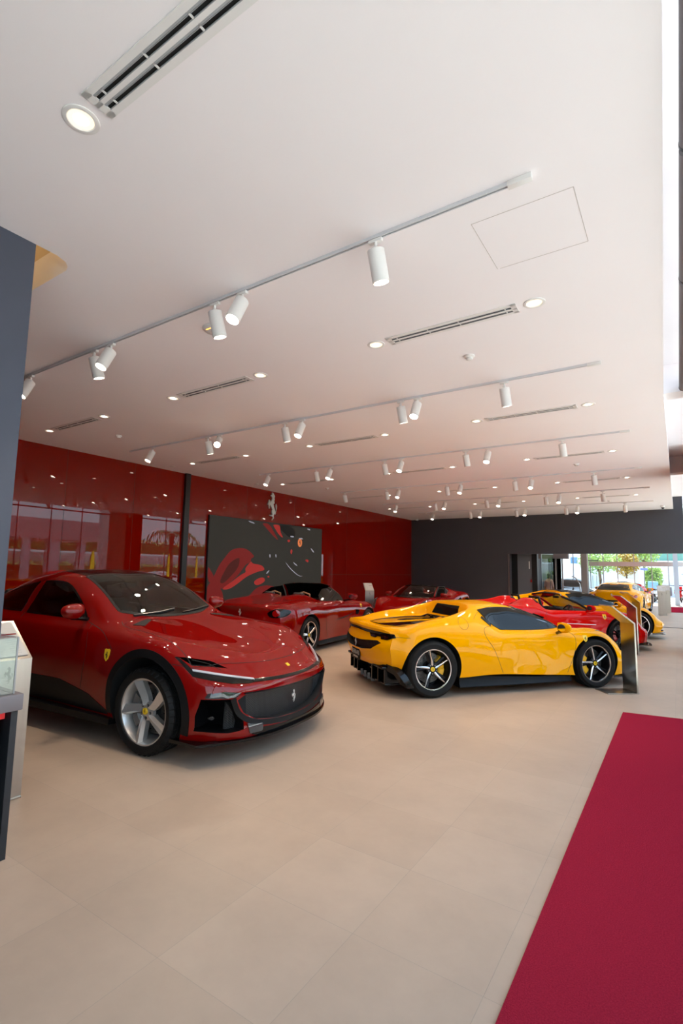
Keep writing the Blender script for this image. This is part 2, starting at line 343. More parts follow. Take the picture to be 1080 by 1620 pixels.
# recessed downlights and slot diffusers in regular bays
def make_down():
    root = empty('downlight', (0, 0, 0))
    r = G().m(m_fix).lathe([(0.088, 0.0), (0.088, -0.004), (0.082, -0.007), (0.066, -0.006), (0.062, -0.0015)], 36).build('trim_ring', root, recalc=True)
    G().m(mat('reflector', rgb(240, 225, 200), 0.3, emit=(1, .86, .66, 1), estr=.55)).lathe([(0.062, -0.0015), (0.036, -0.0022)], 36).build('reflector', root, recalc=False)  # weak glow stands in for the lens light on the flat reflector
    G().m(m_lens2).lathe([(0.037, -0.0026), (0.0, -0.0026)], 36).build('lens', root, recalc=False)
    return root
def make_diff(L=1.24):
    root = empty('slot_diffuser', (0, 0, 0)); h = L / 2
    g = G().m(m_fix); g.box(-h, h, -0.08, -0.047, -0.008, 0); g.box(-h, h, 0.047, 0.08, -0.008, 0); g.box(-h, h, -0.011, 0.011, -0.008, 0)
    g.box(-h, -h + 0.045, -0.08, 0.08, -0.008, 0); g.box(h - 0.045, h, -0.08, 0.08, -0.008, 0); 
    for y in (-0.029, 0.029):
        for x in (-h + 0.1, -h + 0.42, 0.1, h - 0.1): g.box(x, x + 0.008, y - 0.02, y + 0.02, -0.007, -0.001)
    g.build('diffuser_frame', root, smooth=0)
    for y in (-0.029, 0.029):
        s = G().m(m_dark).box(-h + 0.045, h - 0.045, y - 0.018, y + 0.018, -0.001, 0).build('slot', root, smooth=0)
        b = G().m(mat('blade_grey', rgb(168, 170, 174), .45)); b.box(-h + 0.045, h - 0.045, y - 0.018, y - 0.008, -0.007, -0.001); b.box(-h + 0.045, h - 0.045, y - 0.0055, y - 0.003, -0.006, -0.001); b.box(-h + 0.045, h - 0.045, y + 0.015, y + 0.018, -0.007, -0.001)
        b.build('blade', s, smooth=0)
    return root
pd = make_down(); pv = make_diff(); fd_ = fv_ = True
bays = ['left', 'middle', 'right']
for j, Y in enumerate((1.19, 4.22, 7.26, 10.3, 13.34, 16.38)):
    od = ords[j]
    for b, (xa, xb) in enumerate(((-8.76, -7.16), (-5.55, -3.98), (-2.42, -0.9))):
        if j == 0 and b < 2: continue
        if fv_: v = pv; fv_ = False
        else: v = copy_tree(pv)
        v.location = ((xa + xb) / 2, Y, H)
        tag(v, 'white two-slot ceiling air diffuser, %s bay of the %s row from the camera' % (bays[b], od), 'air diffuser', 'ceiling slot diffusers')
        for x, sd in ((xa, 'left'), (xb, 'right')):
            if j == 0 and sd == 'right': continue
            if fd_: d = pd; fd_ = False
            else: d = copy_tree(pd)
            d.location = (x, Y, H)
            tag(d, 'round downlight %s of the diffuser in the %s bay, %s row from camera' % (sd, bays[b], od), 'downlight', 'recessed downlights')
            add_light('downlight_beam', 'SPOT', (x, Y, H - 0.02), (0, 0, 0), 18, (1, 0.84, 0.64), 0.045, R(100))

# smoke detectors, discs, cameras
def make_detector():
    return G().m(m_fix).lathe([(0.055, 0.0), (0.055, -0.012), (0.046, -0.02), (0.034, -0.024), (0.034, -0.04), (0.022, -0.046), (0.0, -0.047)], 28).build('smoke_detector')
pdet = make_detector()
for i, (x, y, w) in enumerate([(-1.72, 4.96, 'left of the near right diffuser bay'), (-8.0, 5.0, 'near the red wall, before the second track'), (-1.65, 11.21, 'on the right, before the fourth track'), (-1.67, 17.38, 'on the right, before the farthest track'), (-8.04, 11.36, 'near the red wall, before the fourth track'), (-8.04, 18.03, 'in the far left corner')]):
    o = pdet if i == 0 else pdet.copy()
    if i: C.objects.link(o)
    o.location = (x, y, H); tag(o, 'small white smoke detector on the ceiling ' + w, 'smoke detector', 'smoke detectors')
pd2 = G().m(m_fix).lathe([(0.06, 0.0), (0.058, -0.007), (0.04, -0.012), (0.0, -0.013)], 28).build('ceiling_disc')
for i, (x, y) in enumerate([(-9.4, 7.23), (-9.36, 9.93), (-9.32, 13.37), (-9.4, 16.47)]):
    o = pd2 if i == 0 else pd2.copy()
    if i: C.objects.link(o)
    o.location = (x, y, H); tag(o, 'flat white sprinkler disc by the red wall, %s from the camera' % ords[i], 'sprinkler cover', 'sprinkler discs')
g = G().m(m_fix).lathe([(0.105, 0.0), (0.105, -0.012), (0.09, -0.026), (0.04, -0.034), (0.0, -0.034)], 36); o = g.build('wifi_sensor'); o.location = (-3.56, 3.12, H)
tag(o, 'wide flat white ceiling sensor just behind the nearest track', 'ceiling sensor')
G().m(mat('amber_led', rgb(240, 170, 60), 0.4, emit=(1, 0.5, 0.1, 1), estr=1.5)).box(-0.03, 0.03, -0.07, -0.062, -0.034, -0.03).build('status_light', o, smooth=0)
for x, y, w in ((-0.33, 19.4, 'on the ceiling at the right above the opening'), (-9.45, 20.2, 'in the corner of red and charcoal walls')):
    c_ = empty('security_camera', (x, y, H)); G().m(m_fix).lathe([(0.06, 0), (0.06, -0.05), (0.05, -0.06), (0.0, -0.06)], 24).build('camera_base', c_)
    G().m(m_black).sphere((0, 0, -0.065), 0.045).build('dome', c_); tag(c_, 'small dome security camera ' + w, 'security camera')
# access panel outline
g = G().m(mat('panel_gap', rgb(196, 188, 184), 0.8))
for a in ((-1.02, -0.405, 2.998, 3.002), (-1.0, -0.405, 3.58, 3.584), (-1.02, -1.016, 3.0, 3.58), (-0.407, -0.403, 3.0, 3.58)): g.box(*a, H - 0.0012, H)
struct(g.build('trim_9', smooth=0))

# roller blinds in the pocket on the right, with bead chains
m_blind = mat('blind_fabric', rgb(128, 124, 126), 0.7, noise_amt=0.04)
for i, (y0, y1) in enumerate(((-1.9, 1.28), (1.3, 3.1), (3.12, 4.6), (4.62, 7.4))):
    b = empty('roller_blind', (XG - 0.06, (y0 + y1) / 2, H + 0.08)); hl = (y1 - y0) / 2
    G().m(m_blind).lathe([(0.048, -hl + 0.02), (0.048, hl - 0.02)], 28, RX(PI / 2), cap=True).build('fabric_roll', b)
    G().m(m_black).lathe([(0.05, -hl), (0.05, -hl + 0.02)], 28, RX(PI / 2), cap=True).build('bracket', b)
    ch = G().m(m_white); ch.tube([(0.0, -hl + 0.03, 0.0), (-0.012, -hl + 0.05, -0.7), (-0.01, -hl + 0.08, -1.3)], 0.004, 6)
    ch.build('bead_chain', b)
    tag(b, 'grey rolled-up roller blind above the glass front, %s from the camera' % ords[i], 'roller blind', 'roller blinds')

# ================================================================= CAR BUILDER
# car space: s = metres behind the nose, t = metres to the car's right, z = up;  local = (-s, -t, z)
def loc3(s, t, z): return Vector((-s, -t, z))
def pchip(knots):
    xs = [k[0] for k in knots]; ys = [k[1] for k in knots]; n = len(xs)
    if n == 1: return lambda x: ys[0]
    h = [xs[i + 1] - xs[i] for i in range(n - 1)]; d = [(ys[i + 1] - ys[i]) / h[i] for i in range(n - 1)]; m = [0.0] * n
    m[0] = d[0]; m[-1] = d[-1]
    for i in range(1, n - 1):
        if d[i - 1] * d[i] <= 0: m[i] = 0.0
        else:
            w1 = 2 * h[i] + h[i - 1]; w2 = h[i] + 2 * h[i - 1]; m[i] = (w1 + w2) / (w1 / d[i - 1] + w2 / d[i])
    def f(x):
        if x <= xs[0]: return ys[0]
        if x >= xs[-1]: return ys[-1]
        i = 0
        while x > xs[i + 1]: i += 1
        t = (x - xs[i]) / h[i]; t2 = t * t; t3 = t2 * t
        return (2*t3 - 3*t2 + 1) * ys[i] + (t3 - 2*t2 + t) * h[i] * m[i] + (-2*t3 + 3*t2) * ys[i + 1] + (t3 - t2) * h[i] * m[i + 1]
    return f
def crspline(pts, n, closed=False):
    """Catmull-Rom through 2-D/3-D points"""
    P = [Vector(p) for p in pts]; L = len(P); out = []
    rng = L if closed else L - 1
    for i in range(rng):
        p1 = P[i]; p2 = P[(i + 1) % L]; p0 = P[(i - 1) % L] if (closed or i > 0) else p1 * 2 - p2; p3 = P[(i + 2) % L] if (closed or i < L - 2) else p2 * 2 - p1
        d1 = max((p1 - p0).length, 1e-5) ** 0.5; d2 = max((p2 - p1).length, 1e-5) ** 0.5; d3 = max((p3 - p2).length, 1e-5) ** 0.5
        for k in range(n):
            t = k / n
            m1 = (p1 - p0) / d1 - (p2 - p0) / (d1 + d2) + (p2 - p1) / d2; m2 = (p2 - p1) / d2 - (p3 - p1) / (d2 + d3) + (p3 - p2) / d3
            m1 = m1 * d2; m2 = m2 * d2; t2 = t * t; t3 = t2 * t
            out.append((2*t3 - 3*t2 + 1) * p1 + (t3 - 2*t2 + t) * m1 + (-2*t3 + 3*t2) * p2 + (t3 - t2) * m2)
    if not closed: out.append(P[-1].copy())
    return out
def sstep(x): x = max(0.0, min(1.0, x)); return x * x * (3 - 2 * x)

class Car:
    """rails: list of (t_knots, z_knots, sharp); first rail is the sill, last one the centre line (t = 0)"""
    def __init__(s, spec): s.p = spec; s.L = spec['L']; s.zb = spec.get('zb', 0.15)
    def deform(s, S, t, z):
        p = s.p; W = p['W']; a = min(1.0, abs(t) / W)
        fn = 1 - sstep(S / p.get('nfade', 0.8)); fr = 1 - sstep((s.L - S) / p.get('rfade', 0.7))
        S += fn * (p['nset'] * a ** p.get('nexp', 2.2)) + (1 - sstep(S / p.get('npf', 0.3))) * s.np(z)
        S -= fr * (p['rset'] * a ** p.get('rexp', 2.4)) + (1 - sstep((s.L - S) / p.get('rpf', 0.25))) * s.rp(z)
        return S
    def body(s, name, material, parent, cuts=None, nseg=7):
        p = s.p; s.np = pchip(p['nprof']); s.rp = pchip(p['rprof'])
        rails = [(pchip(a), pchip(b), sh) for a, b, sh in p['rails']]
        N = p.get('N', 120); st = []
        for i in range(N + 1):
            u = i / N; st.append(s.L * (u - 0.11 * math.sin(2 * PI * u)))      # denser towards both ends
        secs = []
        sm = 0.03
        for S in st:
            pts = []
            for ft, fz, sh in rails:
                w = [-1, -0.5, 0, 0.5, 1] if 0.06 < S < s.L - 0.06 else [0]
                k = p.get('smooth', 0.05)
                pts.append((max(0.0, sum(ft(S + q * k) for q in w) / len(w)), sum(fz(S + q * k) for q in w) / len(w)))
            pts[-1] = (0.0, pts[-1][1])
            # split at sharp rails
            segs = []; cur = [pts[0]]
            for i in range(1, len(pts)):
                cur.append(pts[i])
                if rails[i][2] and i < len(pts) - 1: segs.append(cur); cur = [pts[i]]
            segs.append(cur); poly = []
            for q in segs:
                if q is segs[-1]: q = q + [(-q[-2][0], q[-2][1])]; r = crspline(q, nseg)[:-nseg]
                else: r = crspline(q, nseg)
                poly += [tuple(v) for v in (r if not poly else r[1:])]
            poly[-1] = (0.0, poly[-1][1])
            secs.append([(0.0, poly[0][1] - 0.02)] + poly)
        K = len(secs[0]); g = G().m(material); vs = []; ring = 2 * K - 2
        for S, sec in zip(st, secs):
            half = [(t, z) for t, z in sec]; full = half + [(-t, z) for t, z in half[-2:0:-1]]
            for t, z in full: vs.append(loc3(s.deform(S, t, z), t, z))
        fs = []
        for i in range(N):
            for k in range(ring):
                a = i * ring + k; b = i * ring + (k + 1) % ring; fs.append((a, b, b + ring, a + ring))
        # caps: rows at section heights, columns across
        CC = 14
        for end, S, sec in ((0, st[0], secs[0]), (N, st[-1], secs[-1])):
            rows = []
            for k in range(1, K - 1):
                t, z = sec[k]; row = [end * ring + k]
                for c in range(1, 2 * CC):
                    tt = t * (1 - c / CC); row.append(len(vs)); vs.append(loc3(s.deform(S, tt, z), tt, z))
                row.append(end * ring + (ring - k)); rows.append(row)
            top = end * ring + K - 1; bot = end * ring
            for a, b in zip(rows, rows[1:]):
                for c in range(2 * CC): fs.append((a[c], a[c + 1], b[c + 1], b[c]))
            for c in range(2 * CC): fs.append((rows[0][c + 1], rows[0][c], bot)); fs.append((rows[-1][c], rows[-1][c + 1], top))
        g.add(vs, fs)
        o = g.build(name, None, smooth=0, weld=False)
        bm = bmesh.new(); bm.from_mesh(o.data)
        if len(bm.faces):   # outward normals
            bmesh.ops.recalc_face_normals(bm, faces=bm.faces)
        s.bvh = BVHTree.FromBMesh(bm); bm.to_mesh(o.data); bm.free()
        s.obj = o; s.parent = parent
        o.data.polygons.foreach_set('use_smooth', [True] * len(o.data.polygons)); o.parent = parent
        if not cuts: o.data.set_sharp_from_angle(angle=R(32))
        return o
    def cut(s, cutter):
        """carve one cutter mesh (a G) out of the body"""
        c = cutter.build('cutter', s.parent, smooth=0)
        o = s.obj
        for m_ in c.data.materials:
            if m_.name not in [q.name for q in o.data.materials if q]: o.data.materials.append(m_)
        md = o.modifiers.new('b', 'BOOLEAN'); md.object = c; md.operation = 'DIFFERENCE'; md.solver = 'EXACT'; md.material_mode = 'TRANSFER'; md.use_self = False
        dg = bpy.context.evaluated_depsgraph_get(); dg.update(); me = bpy.data.meshes.new_from_object(o.evaluated_get(dg))
        old = o.data; o.modifiers.clear(); o.data = me; bpy.data.meshes.remove(old); bpy.data.objects.remove(c)
    def finish(s):
        me = s.obj.data; me.polygons.foreach_set('use_smooth', [True] * len(me.polygons)); me.set_sharp_from_angle(angle=R(32))
    # ---- projection of outlines on the body
    def ray(s, view, a, b):
        if view == 'R': o, d = loc3(a, 3, b), Vector((0, 1, 0))
        elif view == 'L': o, d = loc3(a, -3, b), Vector((0, -1, 0))
        elif view == 'F': o, d = loc3(-3, a, b), Vector((-1, 0, 0))
        elif view == 'B': o, d = loc3(s.L + 3, a, b), Vector((1, 0, 0))
        elif view == 'T': o, d = loc3(a, b, 3), Vector((0, 0, -1))
        h = s.bvh.ray_cast(o, d)
        if h[0] is not None and s.ok(view, h[0], a, b): return h[0], h[1]
        # missed: nearest point of the body
        mid = {'R': loc3(a, 0.8, b), 'L': loc3(a, -0.8, b), 'F': loc3(0, a, b), 'B': loc3(s.L, a, b), 'T': loc3(a, b, 0.9)}[view]
        h = s.bvh.find_nearest(mid); return h[0], h[1]
    def ok(s, view, p, a, b): return True
    def patch(s, name, view, poly, off, material, parent=None, th=0.006, d=0.035, smooth=35, g=None, inset=None):
        """piece of trim or glass lying on the body: outline given in the view's plane"""
        bm = bmesh.new(); vs = [bm.verts.new((p[0], p[1], 0)) for p in poly]; bm.faces.new(vs)
        xs = [p[0] for p in poly]; ys = [p[1] for p in poly]
        for ax, lo, hi in ((0, min(xs), max(xs)), (1, min(ys), max(ys))):
            n = int((hi - lo) / d)
            for i in range(1, n + 1):
                c = lo + (hi - lo) * i / (n + 1); co = [0, 0, 0]; co[ax] = c; no = [0, 0, 0]; no[ax] = 1
                bmesh.ops.bisect_plane(bm, geom=bm.verts[:] + bm.edges[:] + bm.faces[:], plane_co=co, plane_no=no, dist=1e-6)
        bmesh.ops.triangulate(bm, faces=[f for f in bm.faces if len(f.verts) > 4])
        bm.verts.index_update(); base = []; nrm = []
        for v in bm.verts:
            p, n = s.ray(view, v.co.x, v.co.y); base.append(p); nrm.append(n)
        faces = [[v.index for v in f.verts] for f in bm.faces]; nv = len(base)
        edge = [(e.verts[0].index, e.verts[1].index) for e in bm.edges if len(e.link_faces) == 1]
        bm.free()
        top = [p + n * off for p, n in zip(base, nrm)]; bot = [p + n * (off - th) for p, n in zip(base, nrm)]
        fs = faces + [[i + nv for i in f][::-1] for f in faces] + [(a, b, b + nv, a + nv) for a, b in edge]
        own = g is None
        if own: g = G()
        g.m(material).add(top + bot, fs)
        return g.build(name, parent or s.obj, smooth) if own else g
    def both(s, name, view, poly, off, material, parent=None, **k):
        """the outline on the right side and its mirror image on the left, two objects"""
        a = s.patch(name, view, poly, off, material, parent, **k)
        if view in 'RL': b = s.patch(name, 'L', poly, off, material, parent, **k)
        elif view in 'FB': b = s.patch(name, view, [(-x, y) for x, y in poly][::-1], off, material, parent, **k)
        else: b = s.patch(name, view, [(x, -y) for x, y in poly][::-1], off, material, parent, **k)
        return a, b
    def line(s, view, pts, w=0.005, off=0.0012, material=None, g=None, spl=6):
        """a panel gap drawn as a fine dark strip following the body"""
        P = crspline([(a, b, 0) for a, b in pts], spl) if len(pts) > 2 and spl else [Vector((a, b, 0)) for a, b in pts]
        if len(pts) == 2: P = [P[0].lerp(P[-1], i / 12) for i in range(13)]
        Lf = []; vs = []; fs = []
        for i, p in enumerate(P):
            q, n = s.ray(view, p.x, p.y); Lf.append((q, n))
        for i, (q, n) in enumerate(Lf):
            a = Lf[max(0, i - 1)][0]; b = Lf[min(len(Lf) - 1, i + 1)][0]; dd = (b - a)
            if dd.length < 1e-7: dd = Vector((1, 0, 0))
            sd = dd.normalized().cross(n).normalized(); vs += [q + n * off + sd * w / 2, q + n * off - sd * w / 2, q - n * 0.002 - sd * w / 2, q - n * 0.002 + sd * w / 2]
        for i in range(len(Lf) - 1):
            for k in range(4): fs.append((i * 4 + k, i * 4 + (k + 1) % 4, i * 4 + 4 + (k + 1) % 4, i * 4 + 4 + k))
        g.m(material).add(vs, fs); return g

def poly_s(pts, n=5): return [(v[0], v[1]) for v in crspline([(a, b, 0) for a, b in pts], n, closed=True)]
def poly_m(pts, n=5):
    """outline with smooth runs between corners; a corner is given as (a, b, 1)"""
    L = len(pts); cs = [i for i, p in enumerate(pts) if len(p) > 2]
    if not cs: return poly_s(pts, n)
    out = []
    for a, b in zip(cs, cs[1:] + [cs[0] + L]):
        run = [(pts[i % L][0], pts[i % L][1], 0) for i in range(a, b + 1)]
        r = crspline(run, n) if len(run) > 2 else [Vector(run[0]), Vector(run[1])]
        out += [(v[0], v[1]) for v in r[:-1]]
    return out
def extr(view, poly, lo, hi, material, g=None):
    """prism cutter with its outline in a view plane, between two depths along the view axis"""
    g = g or G(); g.m(material); n = len(poly); vs = []
    for dpt in (lo, hi):
        for a, b in poly: vs.append({'R': loc3(a, dpt, b), 'F': loc3(dpt, a, b), 'T': loc3(a, b, dpt)}[view])
    return g.add(vs, [list(range(n))[::-1], list(range(n, 2 * n))] + [(i, (i + 1) % n, n + (i + 1) % n, n + i) for i in range(n)])

# ---- paints and car materials
def paint(name, col, ior=1.4, coat=.8):
    m = mat(name, col, 0.38, metal=0.0, coat=coat, spec=0.0, coat_r=0.01, coat_ior=ior)
    return m
m_red = paint('paint_red', rgb(126, 5, 4), 1.5, 1.0); m_redb = paint('paint_bright_red', rgb(200, 8, 6)); m_yel = paint('paint_yellow', rgb(240, 162, 0), 1.36, .75)
m_tyre = mat('tyre_rubber', rgb(17, 17, 17), 0.62, spec=.25, noise_amt=0.1)
m_rimsil = mat('rim_silver', rgb(205, 203, 200), 0.32, metal=0.75); m_rimdark = mat('rim_dark', rgb(30, 30, 32), 0.3, metal=0.7)
m_rimcut = mat('rim_diamond_cut', rgb(225, 222, 220), 0.18, metal=0.95)
m_disc = mat('brake_disc', rgb(110, 108, 106), 0.4, metal=0.9, noise_amt=0.15, nscale=60)
m_gloss = mat('gloss_black', rgb(8, 8, 9), 0.14, spec=.35); m_satin = mat('satin_black', rgb(12, 12, 13), 0.45, spec=.2)
m_trim = mat('grey_black_trim', rgb(14, 14, 15), 0.5, spec=.25, noise_amt=0.05)
m_tint = mat('tinted_glass', rgb(20, 21, 20), 0.02, coat=0.0, spec=0.3)
m_clear = glass_mat('windscreen_glass', (0.62, 0.70, 0.66, 1)); m_side = glass_mat('side_glass', (0.35, 0.38, 0.37, 1))
m_lampg = mat('headlamp_lens', rgb(60, 62, 64), 0.05, coat=1.0, metal=0.3); m_lampw = mat('lamp_white', rgb(180, 183, 188), 0.25, coat=0.5)
m_tail = mat('tail_lamp_smoked', rgb(30, 12, 10), 0.08, coat=1.0)
m_tailred = mat('tail_lamp_red', rgb(150, 10, 10), 0.1, coat=1.0)
m_badge = mat('badge_yellow', rgb(238, 196, 30), 0.35, coat=0.5)
m_carbon = mat('carbon_fibre', rgb(26, 26, 28), 0.2, coat=0.8, noise_amt=0.4, nscale=120)
m_leather = mat('leather_dark', rgb(40, 36, 36), 0.55, bump=0.1); m_tan = mat('leather_tan', rgb(150, 110, 78), 0.55)
m_cloth = mat('cover_cloth', rgb(120, 150, 155), 0.8)
m_calY = mat('caliper_yellow', rgb(240, 176, 8), 0.35, coat=0.6); m_calR = mat('caliper_red', rgb(170, 14, 12), 0.35, coat=0.6); m_calG = mat('caliper_grey', rgb(120, 118, 116), 0.4, metal=0.4)
m_emb = mat('emblem_silver', rgb(214, 212, 208), 0.42, metal=0.6)
m_gap = mat('panel_gap_dark', rgb(12, 8, 8), 0.8)

def mesh_grille():
    m = bpy.data.materials.new('grille_mesh'); m.use_nodes = True; nt = m.node_tree; p = nt.nodes['Principled BSDF']
    tc = nt.nodes.new('ShaderNodeTexCoord'); mp = nt.nodes.new('ShaderNodeMapping'); mp.inputs['Rotation'].default_value = (R(45), 0, 0)
    v = nt.nodes.new('ShaderNodeTexVoronoi'); v.inputs['Scale'].default_value = 75; v.inputs['Randomness'].default_value = 0.0
    cr = nt.nodes.new('ShaderNodeValToRGB'); cr.color_ramp.elements[0].position = 0.3; cr.color_ramp.elements[0].color = rgb(3, 3, 3); cr.color_ramp.elements[1].position = 0.5; cr.color_ramp.elements[1].color = rgb(26, 26, 28)
    nt.links.new(tc.outputs['Object'], mp.inputs[0]); nt.links.new(mp.outputs[0], v.inputs['Vector']); nt.links.new(v.outputs['Distance'], cr.inputs[0]); nt.links.new(cr.outputs[0], p.inputs['Base Color'])
    p.inputs['Roughness'].default_value = 0.4
    b = nt.nodes.new('ShaderNodeBump'); b.inputs['Distance'].default_value = 0.005; nt.links.new(v.outputs['Distance'], b.inputs['Height']); nt.links.new(b.outputs[0], p.inputs['Normal'])
    return m
m_mesh = mesh_grille()

# ---- wheels: local frame, axle along y, outer face towards -y (the car's right side)
def spoke(g, mface, mside, r0, r1, w0, w1, y0, y1, ang, bend=0.0, ridge=0.0, th=0.03, n=7, split=0.0, lift=0.006):
    """one lofted spoke from radius r0 to r1; ridge shifts the raised line across the width"""
    sec = []
    for i in range(n):
        u = i / (n - 1); r = r0 + (r1 - r0) * u; w = (w0 + (w1 - w0) * u) / 2; a = ang + bend * math.sin(u * PI / 2) ; y = y0 + (y1 - y0) * (u ** 1.3)
        er = Vector((math.cos(a), 0, math.sin(a))); et = Vector((-math.sin(a), 0, math.cos(a))); c = er * r
        sec.append([c + et * -w + Vector((0, y + th, 0)), c + et * -w + Vector((0, y + 0.004, 0)), c + et * (ridge * w) + Vector((0, y - lift, 0)), c + et * w + Vector((0, y + 0.004, 0)), c + et * w + Vector((0, y + th, 0))])
    vs = [p for q in sec for p in q]
    g.m(mface).add(vs, [(i * 5 + k, i * 5 + 5 + k, i * 5 + 6 + k, i * 5 + 1 + k) for i in range(n - 1) for k in (1, 2)])
    g.m(mside).add(vs, [(i * 5 + k, i * 5 + 5 + k, i * 5 + 5 + (k + 1) % 5, i * 5 + (k + 1) % 5) for i in range(n - 1) for k in (0, 3, 4)])
def make_wheel(style, Rt, Rr, W, caliper, tread=False, cal_ang=PI, rot=0.0):
    """returns the rim object; children: tyre, brake_disc, brake_caliper, centre_cap"""
    h = W / 2; A = RX(PI / 2)        # lathe z -> -y
    MA = Matrix(((1, 0, 0, 0), (0, 0, -1, 0), (0, 1, 0, 0), (0, 0, 0, 1)))
    mf, ms = {'puro': (m_rimsil, m_rimsil), 'star': (m_rimcut, m_rimdark), 'porto': (m_rimcut, m_rimdark), 'dark': (m_rimdark, m_rimdark)}[style]
    g = G().m(ms if style != 'puro' else m_rimsil)
    lip = Rr
    # barrel + lip (z positive = outboard)
    g.lathe([(lip, h - 0.012), (lip - 0.004, h - 0.004)], 64, MA)
    g.m(mf).lathe([(lip - 0.004, h - 0.004), (lip - 0.016, h - 0.006), (lip - 0.02, h - 0.014)], 64, MA)
    g.m(ms).lathe([(lip - 0.02, h - 0.014), (lip - 0.034, h - 0.05), (lip - 0.045, h - 0.11), (lip - 0.045, -h + 0.02), (lip - 0.02, -h)], 64, MA)
    yf = -(h - 0.022)       # outer plane of spokes in y
    n = 5
    for k in range(n):
        a = rot + PI / 2 + 2 * PI * k / n
        if style == 'puro':
            spoke(g, mf, ms, 0.05, lip - 0.014, 0.062, 0.094, yf + 0.026, yf + 0.004, a, bend=0.24, ridge=0.5, th=0.05, n=11, lift=0.026)
        elif style == 'star':
            spoke(g, mf, mf, 0.045, lip - 0.012, 0.03, 0.017, yf + 0.012, yf + 0.0, a, bend=0.16, ridge=0.0, th=0.02, n=9, lift=0.004)
            spoke(g, ms, ms, 0.06, lip - 0.03, 0.05, 0.045, yf + 0.04, yf + 0.03, a + 0.2, bend=0.14, ridge=0.2, th=0.03, lift=0.008)
        elif style == 'porto':
            spoke(g, mf, ms, 0.05, lip - 0.012, 0.04, 0.062, yf + 0.014, yf, a, bend=0.1, ridge=0.6, th=0.03, lift=0.006)
            spoke(g, ms, ms, 0.06, lip - 0.03, 0.05, 0.05, yf + 0.04, yf + 0.035, a + 0.3, th=0.03)
        else:
            for q in (-0.13, 0.13): spoke(g, mf, ms, 0.05, lip - 0.012, 0.03, 0.02, yf + 0.014, yf, a + q * 0.4, bend=q, ridge=0.2, th=0.025, lift=0.005)
    # hub
    g.m(ms).lathe([(0.088, yf and -(yf + 0.05)), (0.08, -(yf + 0.024)), (0.055, -(yf + 0.014)), (0.0, -(yf + 0.014))], 40, MA)
    for k in range(5):
        a = rot + PI / 2 + PI / 5 + 2 * PI * k / 5; M = T(0.057 * math.cos(a), 0, 0.057 * math.sin(a)) @ MA
        g.m(m_dark).lathe([(0.013, -(yf + 0.0125)), (0.0, -(yf + 0.0125))], 12, M); g.m(m_alu).lathe([(0.008, -(yf + 0.014)), (0.008, -(yf + 0.008)), (0, -(yf + 0.006))], 6, M)
    rim = g.build('wheel', None, smooth=28)
    # tyre
    tw = h + 0.006; prof = [(Rr - 0.012, -h + 0.01), (Rr + 0.004, -tw), ((Rr + Rt) / 2, -tw - 0.009), (Rt - 0.022, -tw + 0.004), (Rt - 0.006, -tw + 0.026)]
    tr = []
    x = -tw + 0.04
    while x < tw - 0.05:
        tr += [(Rt, x), (Rt, x + 0.03), (Rt - 0.008, x + 0.0315), (Rt - 0.008, x + 0.0385)]; x += 0.04
    prof += tr + [(Rt, x), (Rt - 0.006, tw - 0.026), (Rt - 0.022, tw - 0.004), ((Rr + Rt) / 2 + 0.014, tw + 0.007), ((Rr + Rt) / 2 + 0.010, tw + 0.0095), ((Rr + Rt) / 2 - 0.004, tw + 0.009), (Rr + 0.004, tw), (Rr - 0.006, h - 0.006), (Rr - 0.012, h - 0.01)]
    seg = 160 if tread else 72; g = G().m(m_tyre); L = len(prof); vs = []
    for i in range(seg):
        a = 2 * PI * i / seg
        for k, (r, z) in enumerate(prof):
            rr = r; aa = a
            if tread and r > Rt - 0.03 and abs(z) > tw - 0.075 and i % 4 == 0: rr = r - 0.006
            if tread: aa = a + (0.02 if i % 4 == 0 else 0) * (z / tw)
            vs.append((rr * math.cos(aa), -z, rr * math.sin(aa)))
    g.add(vs, [(i * L + q, ((i + 1) % seg) * L + q, ((i + 1) % seg) * L + q + 1, i * L + q + 1) for i in range(seg) for q in range(L - 1)])
    g.build('tyre', rim, smooth=30)
    # brake disc, caliper, cap
    rd = Rr * 0.74
    g = G().m(m_disc).lathe([(0.09, 0.0), (rd, 0.0), (rd, -0.03), (0.09, -0.03)], 48, MA); g.m(m_dark).lathe([(0.085, 0.05), (0.09, -0.03)], 32, MA)
    g.m(m_dark)
    for k in range(36):
        a = 2 * PI * k / 36; rr = 0.13 + (rd - 0.15) * ((k * 3) % 5) / 4
        g.lathe([(0.006, 0.0008), (0.0, 0.0008)], 8, T(rr * math.cos(a), 0, rr * math.sin(a)) @ MA)
    g.m(m_dark).lathe([(0.02, -0.07), (Rr - 0.05, -0.07)], 40, MA)
    g.build('brake_disc', rim, smooth=30)
    g = G().m(caliper); a0 = cal_ang - 0.72; a1 = cal_ang + 0.72; ri = rd - 0.08; ro = rd + 0.018; mm = 14; vs = []; sec = [(ri, -0.02), (ri, 0.04), (ri + 0.02, 0.058), (ro - 0.015, 0.058), (ro, 0.04), (ro, -0.03)]
    for i in range(mm + 1):
        a = a0 + (a1 - a0) * i / mm; pin = 0.012 * (abs(i - mm / 2) < 1.5)
        for r, z in sec: vs.append((r * math.cos(a), -(z - pin), r * math.sin(a)))
    Ls = len(sec)
    g.add(vs, [(i * Ls + q, (i + 1) * Ls + q, (i + 1) * Ls + (q + 1) % Ls, i * Ls + (q + 1) % Ls) for i in range(mm) for q in range(Ls)] + [list(range(Ls)), [mm * Ls + q for q in range(Ls)][::-1]])
    g.build('brake_caliper', rim, smooth=30)
    g = G().m(m_badge).lathe([(0.029, -(yf + 0.012)), (0.029, -(yf + 0.004)), (0.026, -(yf + 0.001)), (0.0, -(yf))], 28, MA)
